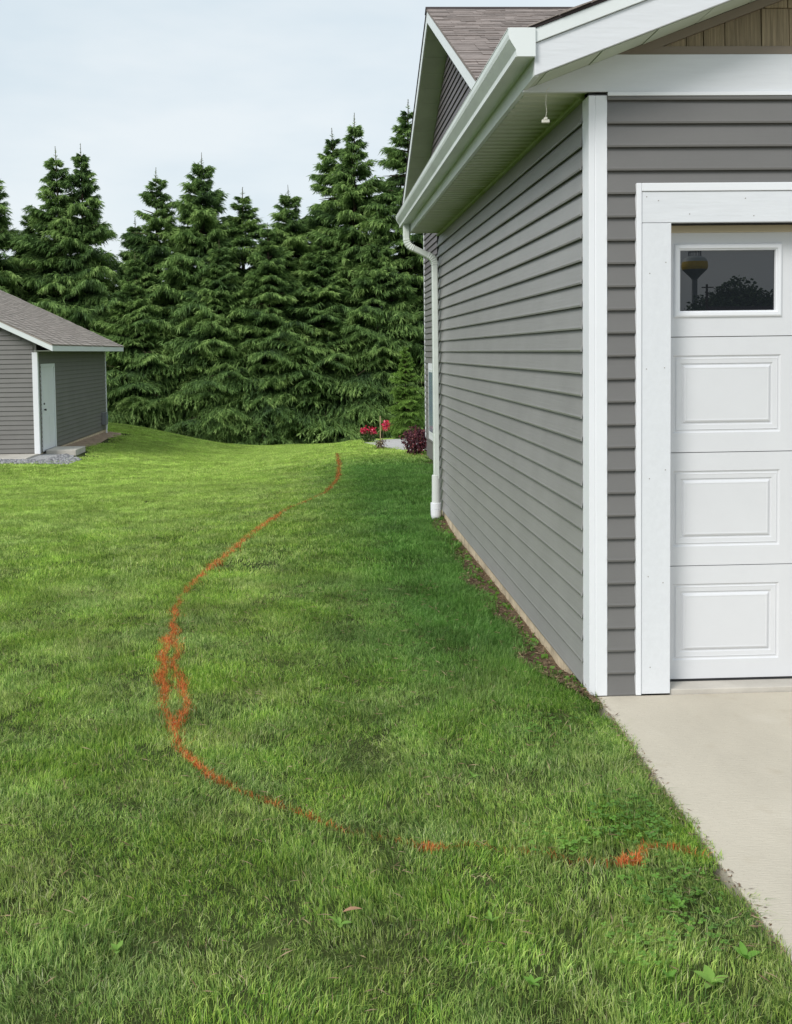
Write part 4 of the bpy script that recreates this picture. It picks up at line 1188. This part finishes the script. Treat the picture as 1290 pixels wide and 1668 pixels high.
def scatter(y0, y1, step, rad, ids, xlo, xhi, hs2=1.0):
    y = y0
    while y < y1:
        x = xlo(y)
        while x < xhi(y):
            xx = x + random.uniform(-.5, .5) * step; yy = y + random.uniform(-.5, .5) * step
            if allowed(xx, yy, rad):
                pts.append((xx, yy, float(gz(xx, yy))))
                pi.append(random.choice(ids)); 
                gx_ = (float(gz(xx + .1, yy)) - float(gz(xx - .1, yy))) / .2; gy_ = (float(gz(xx, yy + .1)) - float(gz(xx, yy - .1))) / .2
                q_ = Vector((-gx_, -gy_, 1)).to_track_quat('Z', 'Y').to_matrix() @ Matrix.Rotation(random.uniform(0, 6.283), 3, 'Z')
                e_ = q_.to_euler('XYZ'); rot.append((e_.x, e_.y, e_.z))
                nzv = math.sin(xx * 3.1 + 1.3 * math.sin(yy * 2.1)) * math.sin(yy * 2.7 + math.sin(xx * 1.9))
                hh = 1 + .22 * nzv + random.uniform(-.15, .2)
                hh += .35 * float(ss(.55, 1.05, xx)) * float(ss(4.3, 5.3, yy)) * (1 - float(ss(16, 19, yy)))    # longer where the mower misses by the wall
                hh += .25 * random.random() * float(ss(.9, 1.15, xx)) * (1 - float(ss(4.4, 4.8, yy)))
                s2 = random.uniform(.9, 1.15)
                scl.append((s2, s2, hh * hs2))
            x += step
        y += step
A, Bq, Cq = [0, 1, 2, 3, 4], [5, 6, 7, 8], [9, 10, 11]
scatter(1.0, 7.5, .142, .135, A, lambda y: -.36 * y - .9, lambda y: 1.4)
scatter(7.5, 17, .30, .30, Bq, lambda y: -.36 * y - 1.5, lambda y: 2.1)
scatter(17, 38.3, .50, .55, Cq, lambda y: -.40 * y - 2.5, lambda y: 6.0, 1.15)
scatter(4.6, 10.6, .12, .135, A, lambda y: .95, lambda y: 1.3)
scatter(1.0, 4.66, .05, .03, [12, 13], lambda y: edge_x(y) - .12, lambda y: edge_x(y) + .01, .75)
me = bpy.data.meshes.new('lawn_grass'); me.from_pydata(pts, [], [])
for nm, ty, data in (('pi', 'INT', pi), ('rot', 'FLOAT_VECTOR', rot), ('scl', 'FLOAT_VECTOR', scl)):
    at_ = me.attributes.new(nm, ty, 'POINT')
    at_.data.foreach_set('value' if ty == 'INT' else 'vector', np.array(data).ravel().astype(np.int32 if ty == 'INT' else np.float32))
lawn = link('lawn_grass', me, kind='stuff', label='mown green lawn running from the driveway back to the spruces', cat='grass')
ng = bpy.data.node_groups.new('scatter_tufts', 'GeometryNodeTree')
ng.interface.new_socket('Geometry', in_out='INPUT', socket_type='NodeSocketGeometry')
ng.interface.new_socket('Geometry', in_out='OUTPUT', socket_type='NodeSocketGeometry')
gi = ng.nodes.new('NodeGroupInput'); go = ng.nodes.new('NodeGroupOutput')
ci = ng.nodes.new('GeometryNodeCollectionInfo'); ci.inputs['Collection'].default_value = protos_col
ci.inputs['Separate Children'].default_value = True; ci.inputs['Reset Children'].default_value = True
ip = ng.nodes.new('GeometryNodeInstanceOnPoints'); ip.inputs['Pick Instance'].default_value = True
def named(nm, ty):
    x = ng.nodes.new('GeometryNodeInputNamedAttribute'); x.data_type = ty; x.inputs['Name'].default_value = nm; return x.outputs['Attribute']
ng.links.new(gi.outputs[0], ip.inputs['Points']); ng.links.new(ci.outputs[0], ip.inputs['Instance'])
ng.links.new(named('pi', 'INT'), ip.inputs['Instance Index'])
ng.links.new(named('rot', 'FLOAT_VECTOR'), ip.inputs['Rotation']); ng.links.new(named('scl', 'FLOAT_VECTOR'), ip.inputs['Scale'])
ng.links.new(ip.outputs[0], go.inputs[0])
lawn.modifiers.new('scatter', 'NODES').node_group = ng

# ------------------------------------------------------------------ orange paint line on the grass
LINE = [(0.417, 20.531, .25), (0.39, 17.248, .4), (0.304, 14.739, .45), (0.107, 12.971, .35), (-0.122, 12.076, .5), (-0.326, 11.439, .45), (-0.525, 10.135, 1), (-0.651, 9.114, 1), (-0.729, 8.394, .9), (-0.804, 7.868, 1), (-0.879, 7.282, .9), (-0.927, 6.811, .5), (-0.911, 6.392, .8), (-0.856, 5.884, .9), (-0.846, 5.57, 1), (-0.804, 5.177, .8), (-0.728, 4.705, .7), (-0.659, 4.416, .8), (-0.598, 4.199, .7), (-0.512, 4.016, 1), (-0.423, 3.869, .9), (-0.282, 3.708, .35), (-0.163, 3.579, .7), (-0.052, 3.489, .6), (0.075, 3.395, .3), (0.197, 3.318, .1), (0.30, 3.262, .3), (.33, 3.253, .9), (0.38, 3.247, .9), (.42, 3.243, .25), (.50, 3.235, .5), (0.534, 3.23, .35), (0.60, 3.21, .25), (0.685, 3.179, .3), (0.796, 3.141, .12), (0.92, 3.10, .15), (0.95, 3.101, 1), (1.047, 3.178, .9), (1.10, 3.195, .4), (1.156, 3.199, .35), (1.235, 3.124, .3)]
STR = [(-0.856, 5.884, .7), (-0.786, 5.604, 1), (-0.768, 5.319, .8), (-0.733, 5.119, .5), (-0.665, 4.904, .9), (-0.622, 4.663, 1), (-.618, 4.50, 1), (-0.653, 4.361, .7)]
bx_, by_, bs = [], [], []
def along(Lp, wide, k_=1.0):
    for (a, c) in zip(Lp, Lp[1:]):
        d = math.hypot(c[0] - a[0], c[1] - a[1])
        nd_ = int(d * 2100 * (1.0 if a[1] < 9 else .8))
        for k in range(nd_):
            u = random.random(); s_ = (a[2] + (c[2] - a[2]) * u)
            y = a[1] + (c[1] - a[1]) * u; x = a[0] + (c[0] - a[0]) * u
            clump = .5 + .5 * math.sin(x * 41 + y * 37) * math.sin(x * 23 - y * 13.7)
            if random.random() > k_ * max(s_, .35) * (.30 + .95 * clump) * (.5 + .5 * math.sin(x * 9 + y * 11) ** 2): continue
            wob = .010 * math.sin(x * 33 + y * 21)
            ww = wide * (1 + .25 * math.sin(y * 9)) * (1 + .9 * min(1, max(0, (y - 6.3) / 2)))
            n1 = random.gauss(0, ww * (.55 + .45 * s_))
            tx, ty = (c[0] - a[0]) / d, (c[1] - a[1]) / d
            bx_.append(x - ty * (n1 + wob)); by_.append(y + tx * (n1 + wob)); bs.append(s_ * (1 - min(1, abs(n1) / ww) * .25) * (.55 + .45 * k_))
along(LINE, .0085); along(LINE, .022, .16); along(STR, .0125); along(STR, .024, .3); along(LINE[12:19], .024, .3); along([(a - .012, b_, c) for a, b_, c in LINE[13:17]], .015)
bx_, by_, bs = map(np.array, (bx_, by_, bs)); n_ = len(bx_)
far_w = 1 + np.clip((by_ - 6) / 8, 0, 1.5)
V, q, t3 = blades(n_, bx_, by_, gz(bx_, by_) - .004, rng.uniform(.026, .043, n_) * (1 + .5 * np.clip((by_ - 12) / 4, 0, 1)), rng.uniform(.0018, .0036, n_) * far_w, (None, .5, .35), 77)
col = np.repeat(np.clip(bs * .75 + rng.uniform(-.38, .35, n_), 0, 1), 5)
link('paint_line', np_mesh('paint_line', V, [q, t3], paint_m, col), label='orange spray paint line curving across the lawn grass', cat='paint line')

# ------------------------------------------------------------------ weeds, clover, litter
def round_leaf(mb, c, d, up, L_, W_, n_=6):
    c = Vector(c); d = Vector(d).normalized(); s_ = d.cross(Vector(up)).normalized(); u = s_.cross(d)
    idx0 = len(mb.v)
    prof = [(0, .06), (.2, .6), (.45, 1), (.7, .85), (.88, .45), (1, .02)]
    for tt, ww in prof:
        bend = u * (-.35 * L_ * tt * tt)
        p = c + d * L_ * tt + bend
        mb.v.append(tuple(p - s_ * W_ * ww * .5 + u * W_ * .14 * ww)); mb.v.append(tuple(p)); mb.v.append(tuple(p + s_ * W_ * ww * .5 + u * W_ * .14 * ww))
    for i in range(len(prof) - 1):
        a = idx0 + i * 3; mb.f.append((a, a + 1, a + 4, a + 3)); mb.f.append((a + 1, a + 2, a + 5, a + 4))
def col_mesh(mb, name, m, colv):
    me = mb.mesh(name, m, smooth=True)
    ca = me.color_attributes.new('Col', 'FLOAT_COLOR', 'POINT')
    for dd in ca.data: dd.color = (colv, colv, colv, 1)
    return me
WEEDS = [
 ((-.565, 2.713), .055, 5, .95, 'pale green broad leaved weed low in the lawn at the lower left'),
 ((.045, 2.80), .06, 4, .95, 'pale green weed beside the dry brown leaf'),
 ((.991, 2.475), .085, 5, .9, 'large light green dandelion-like weed near the bottom right'),
 ((.795, 3.216), .05, 6, .85, 'light green rosette weed just behind the faint part of the orange line'),
 ((1.122, 2.577), .07, 5, .7, 'broad leaved weed close to the lower driveway edge'),
 ((.478, 2.793), .05, 4, .85, 'small light weed in the lawn centre front'),
 ((.577, 3.767), .045, 5, .8, 'small pale weed in the lawn beyond the orange line'),
 ((.889, 2.50), .06, 5, .6, 'dark green weed left of the large light green one'),
 ((.53, 2.50), .055, 5, .7, 'tufted green weed at the bottom of the lawn'),
 ((1.03, 2.84), .05, 5, .65, 'round leaved weed below the bright orange dash'),
]
for (x, y), L_, nl_, cv, lab in WEEDS:
    z0 = float(gz(x, y)); wroot = root('lawn_weed', (x, y, z0), lab, 'weed', 'broad leaved weeds in the lawn')
    for k in range(nl_):
        a = 6.28 * k / nl_ + random.uniform(-.4, .4); el = random.uniform(.5, 1.35)
        mb = MB(); d = (math.cos(a) * math.cos(el), math.sin(a) * math.cos(el), math.sin(el))
        round_leaf(mb, (0, 0, .016), d, (0, 0, 1), L_ * random.uniform(.4, .68), L_ * random.uniform(.2, .32))
        link('leaf', col_mesh(mb, 'leaf', weed_m, min(1, cv * random.uniform(.8, 1.1))), wroot, (x, y, z0))
# clover patches near the driveway edge
def clover(cx, cy, rx, ry, n_, label, cv=.5, h=(.016, .036), sz=.0062):
    V = []; Fc = []; C_ = []; n0 = 0
    ang = np.linspace(0, 6.283, 7)[:-1]
    for i in range(n_):
        a = random.uniform(0, 6.28); rr_ = random.random() ** .7
        x = cx + rx * rr_ * math.cos(a); y = cy + ry * rr_ * math.sin(a)
        if y < 4.6 and x > edge_x(y) - .01: continue
        hh = random.uniform(*h); z0 = float(gz(x, y))
        s0_ = sz * random.uniform(.7, 1.35); tl = np.array([random.uniform(-.35, .35), random.uniform(-.5, .2)])
        cvv = np.clip(cv + random.uniform(-.3, .3), 0, 1); a0 = random.uniform(0, 2)
        for k in range(3):
            aa = a0 + 2.094 * k
            ctr = np.array([math.cos(aa), math.sin(aa)]) * s0_ * .92
            p2 = ctr + np.stack([np.cos(ang), np.sin(ang)], -1) * s0_ * .78
            zz_ = z0 + hh + p2 @ tl + .2 * np.abs(np.linalg.norm(p2, axis=1) - s0_) 
            V.append(np.stack([x + p2[:, 0], y + p2[:, 1], zz_], -1)); Fc.append(np.arange(6)[None] + n0); n0 += 6
            C_.append(np.full(6, cvv))
    link('clover_patch', np_mesh('clover_patch', np.concatenate(V), [np.concatenate(Fc)], weed_m, np.concatenate(C_)), label=label, cat='clover', kind='stuff')
clover(1.06, 3.38, .13, .20, 230, 'dense dark green clover patch beside the driveway just behind the orange dash', .35)
clover(1.04, 2.86, .15, .26, 150, 'loose clover patch along the driveway below the orange dash', .45)
clover(.86, 2.66, .12, .12, 60, 'light clover patch low in the lawn near the bottom right', .7)
clover(.78, 3.26, .16, .14, 90, 'scattered pale clover around the faint part of the orange line', .7)
clover(1.0, 4.25, .16, .25, 90, 'weedy leaves where the soil strip meets the driveway corner', .25)
# weeds and mulch bits in the soil strip
def swf():
    y = random.uniform(4.6, 10.2); l = soil_left(y); x = random.uniform(l - .02, 1.275)
    return x, y
P = np.array([swf() for _ in range(6500)]); n_ = len(P)
P3 = np.column_stack([P, gz(P[:, 0], P[:, 1]) + rng.uniform(.012, .035, n_)])
D = unit(rng.normal(size=(n_, 3)) * np.array([1, 1, .25])); S = unit(np.cross(D, np.array([0, 0, 1.]) + rng.normal(size=(n_, 3)) * .4))
V, Fq = leaf_quads(P3, D, S, rng.uniform(.012, .04, n_), rng.uniform(.002, .008, n_), .1)
link('mulch', np_mesh('mulch', V, [Fq], mulch_m, np.repeat(rng.uniform(0, 1, n_), 4)), label='brown dead grass and mulch bits on the soil strip by the wall', cat='mulch', kind='stuff')
cl = [(y + random.uniform(-.06, .06), random.random()) for y in np.linspace(4.7, 10.1, 46)]
Vv = []; Fv = []; Cv = []; n0 = 0
for yc_, u in cl:
    l = soil_left(yc_); xc = l + .06 + u * (1.25 - l - .06); nn = random.randint(8, 26); R_ = random.uniform(.025, .07)
    base = np.array([(xc + random.gauss(0, R_ * .6), yc_ + random.gauss(0, R_), 0) for _ in range(nn)])
    base[:, 0] = np.minimum(base[:, 0], 1.262)
    base[:, 2] = gz(base[:, 0], base[:, 1]) + .012
    D = unit(rng.normal(size=(nn, 3)) + np.array([-.15, 0, 1.1])); S = unit(np.cross(D, rng.normal(size=(nn, 3))))
    V, Fq = leaf_quads(base, D, S, rng.uniform(.025, .065, nn), rng.uniform(.012, .028, nn), .3)
    V[:, 0] = np.minimum(V[:, 0], 1.2640 - .0001 * rng.uniform(0, 9, len(V)))
    Vv.append(V); Fv.append(Fq + n0); n0 += len(V); Cv.append(np.repeat(np.clip(random.uniform(.1, .6) + rng.uniform(-.2, .2, nn), 0, 1), 4))
link('strip_weeds', np_mesh('strip_weeds', np.concatenate(Vv), [np.concatenate(Fv)], weed_m, np.concatenate(Cv)), label='small green weeds sprouting along the foot of the garage wall', cat='weeds', kind='stuff')
n_ = 900
y = rng.uniform(1.4, 4.62, n_); x = np.array([edge_x(v) for v in y]) + rng.normal(-.012, .016, n_)
P3 = np.column_stack([x, y, np.where(x > np.array([edge_x(v) for v in y]) - .004, DZ + .003, gz(x, y) + .02)]); D = unit(rng.normal(size=(n_, 3)) * np.array([1, 1, .12])); S = unit(np.cross(D, np.array([0, 0, 1.]) + rng.normal(size=(n_, 3)) * .3))
V, Fq = leaf_quads(P3, D, S, rng.uniform(.008, .03, n_), rng.uniform(.002, .006, n_), 0)
link('edge_litter', np_mesh('edge_litter', V, [Fq], mulch_m, np.repeat(rng.uniform(.2, 1, n_), 4)), label='dead grass clippings along the edge of the concrete driveway', cat='clippings', kind='stuff')
# dry leaf lying in the grass
mb = MB(); round_leaf(mb, (0, 0, .0), (1, .25, .35), (0, 0, 1), .055, .018)
me = mb.mesh('dry_leaf', dry_m)
link('dry_leaf', me, loc=(.055, 2.80, float(gz(.055, 2.8)) + .055), label='dry tan leaf lying on the grass near the bottom centre', cat='leaf')
# dead thatch scattered through the near lawn
n_ = 2600
x = rng.uniform(-1.8, 1.2, n_); y = rng.uniform(1.8, 7.0, n_) 
ok = x < 1.2; x, y = x[ok], y[ok]; n_ = len(x)
P3 = np.column_stack([x, y, gz(x, y) + rng.uniform(.015, .045, n_)]); D = unit(rng.normal(size=(n_, 3)) * np.array([1, 1, .35])); S = unit(np.cross(D, rng.normal(size=(n_, 3))))
V, Fq = leaf_quads(P3, D, S, rng.uniform(.02, .06, n_), rng.uniform(.0015, .0035, n_), .1)
link('thatch', np_mesh('thatch', V, [Fq], mulch_m, np.repeat(rng.uniform(.5, 1, n_), 4)), label='thin dead grass stems lying in the lawn', cat='dead grass', kind='stuff')

# ------------------------------------------------------------------ across the street (mirrored in the door window)
wt = root('water_tower', (113.5, -290, -.3), 'water tower with a yellow band mirrored in the garage door window', 'water tower')
def lathe(name, prof, m, parent, seg=28):
    mb = MB(); n_ = len(prof)
    for r_, zz_ in prof:
        for k in range(seg): a = 6.283 * k / seg; mb.v.append((parent.location.x + r_ * math.cos(a), parent.location.y + r_ * math.sin(a), zz_))
    for i in range(n_ - 1):
        for k in range(seg):
            a = i * seg + k; b2 = i * seg + (k + 1) % seg; mb.f.append((a, b2, b2 + seg, a + seg))
    return mb.build(name, m, parent, smooth=False)
wtw = mat('tower_white', (.62, .66, .66), .5); wty = mat('tower_yellow', (.85, .56, .02), .5); wtg = mat('tower_grey', (.30, .32, .34), .6)
lathe('stem', [(2.2, -.3), (1.1, 4), (.8, 10), (.8, 21.6), (1.3, 22.3)], wtg, wt)
lathe('tank', [(1.3, 22.3), (2.6, 23.6), (3.6, 24.6)], wtg, wt)
lathe('tank', [(3.6, 24.6), (3.8, 25.3), (3.8, 26.0), (3.65, 26.9)], wty, wt)
lathe('tank', [(3.65, 26.9), (3.1, 27.9), (2.0, 28.5), (.01, 28.8)], wtw, wt)
mb = MB(); 
for k in range(14):
    a = 6.283 * k / 14; X_, Y_ = 113.5 + 1.8 * math.cos(a), -290 + 1.8 * math.sin(a); mb.box((X_ - .06, Y_ - .06, 28.4), (X_ + .06, Y_ + .06, 29.9))
mb.tube([(113.5 + 1.8 * math.cos(6.283 * k / 14), -290 + 1.8 * math.sin(6.283 * k / 14), 29.9) for k in range(15)], .1, 5); mb.build('railing', metal_m, wt)
def btree():
    def f():
        while True:
            p = np.array([random.uniform(-1, 1) for _ in range(3)])
            if np.linalg.norm(p) < 1: break
        k = 1 + .3 * math.sin(4 * p[0] + 2 * p[2]) * math.cos(5 * p[1])
        return (p[0] * 4 * k, p[1] * 4 * k, 5.2 + p[2] * 3.6 * k)
    return leafball('crown', 9000, f, (.25, .5), (.2, .38), tree_m)
bt = [btree(), btree()]
tm = MB(); tm.tube([(0, 0, -.3), (0, 0, 5)], [.3, .18], 8); tm = tm.mesh('trunk', bark_m)
BTS = [(42.0, -99, .72, 'low round tree between the two mirrored crowns'), (47.2, -101, .86, 'middle dark tree of the mirrored row'), (52.8, -94, .84, 'dark tree closing the mirrored row on its right'), (44.5, -96, .95, 'round tree with the highest crown, mirrored right of the tower'), (49.5, -97, .82, 'lower dark tree mirrored near the right end of the door window'), (39.5, -88, .7, 'dark tree mirrored just right of the gap by the water tower'), (56, -98, .95, 'broad dark tree mirrored at the right edge of the door window'), (62, -99, .9, 'broad dark tree beyond the right edge of the mirrored row'), (37.5, -104, .55, 'small dark tree mirrored below the water tower tank'), (30, -84, .6, 'low dark tree at the left edge of the mirrored row'), (20, -90, .9, 'dark tree across the street, left of the mirrored row'), (6, -92, 1.0, 'tall dark tree across the street straight behind the viewer'), (-12, -88, .9, 'dark tree across the street behind the lawn side'), (-30, -95, 1.0, 'far left dark tree across the street'), (75, -92, 1.0, 'far right dark tree across the street')]
for i, (x, y, s_, lab) in enumerate(BTS):
    r_ = root('broadleaf_tree', (x, y, -.1), lab, 'tree', 'trees across the street')
    link('crown', bt[i % 2], r_, (x, y, -.1)); link('trunk', tm, r_, (x, y, -.1)); r_.scale = (s_ * 1.2, s_ * 1.2, s_ * .98); r_.rotation_euler = (0, 0, i * 1.3)
nh = root('bungalow', (36, -80, -.1), 'low dark roofed house across the street mirrored in the door window', 'house')
box('wall', (36, -84, -.1), (43, -78, 3.0), mat('beige_wall', (.25, .24, .22), .8), nh)
mb = MB(); mb.prism([(-85, 3.02), (-77, 3.02), (-81, 5.2)], 35.5, 43.5, lambda p, h: (h, p[0], p[1])); mb.build('roof', shade_m, nh)
for i, (x, y, lab) in enumerate(((34.2, -86, 'left wooden utility pole across the street'), (36.6, -84, 'right wooden utility pole across the street'))):
    up = root('utility_pole', (x, y, 0), lab, 'pole', 'utility poles across the street')
    mb = MB(); mb.tube([(x, y, -.4), (x, y, 8.8 - 1.4 * i)], [.16, .11], 8); mb.build('pole', bark_m, up)
    box('crossarm', (x - .55, y + .12, 8.45 - 1.4 * i), (x + .55, y + .22, 8.55 - 1.4 * i), bark_m, up)
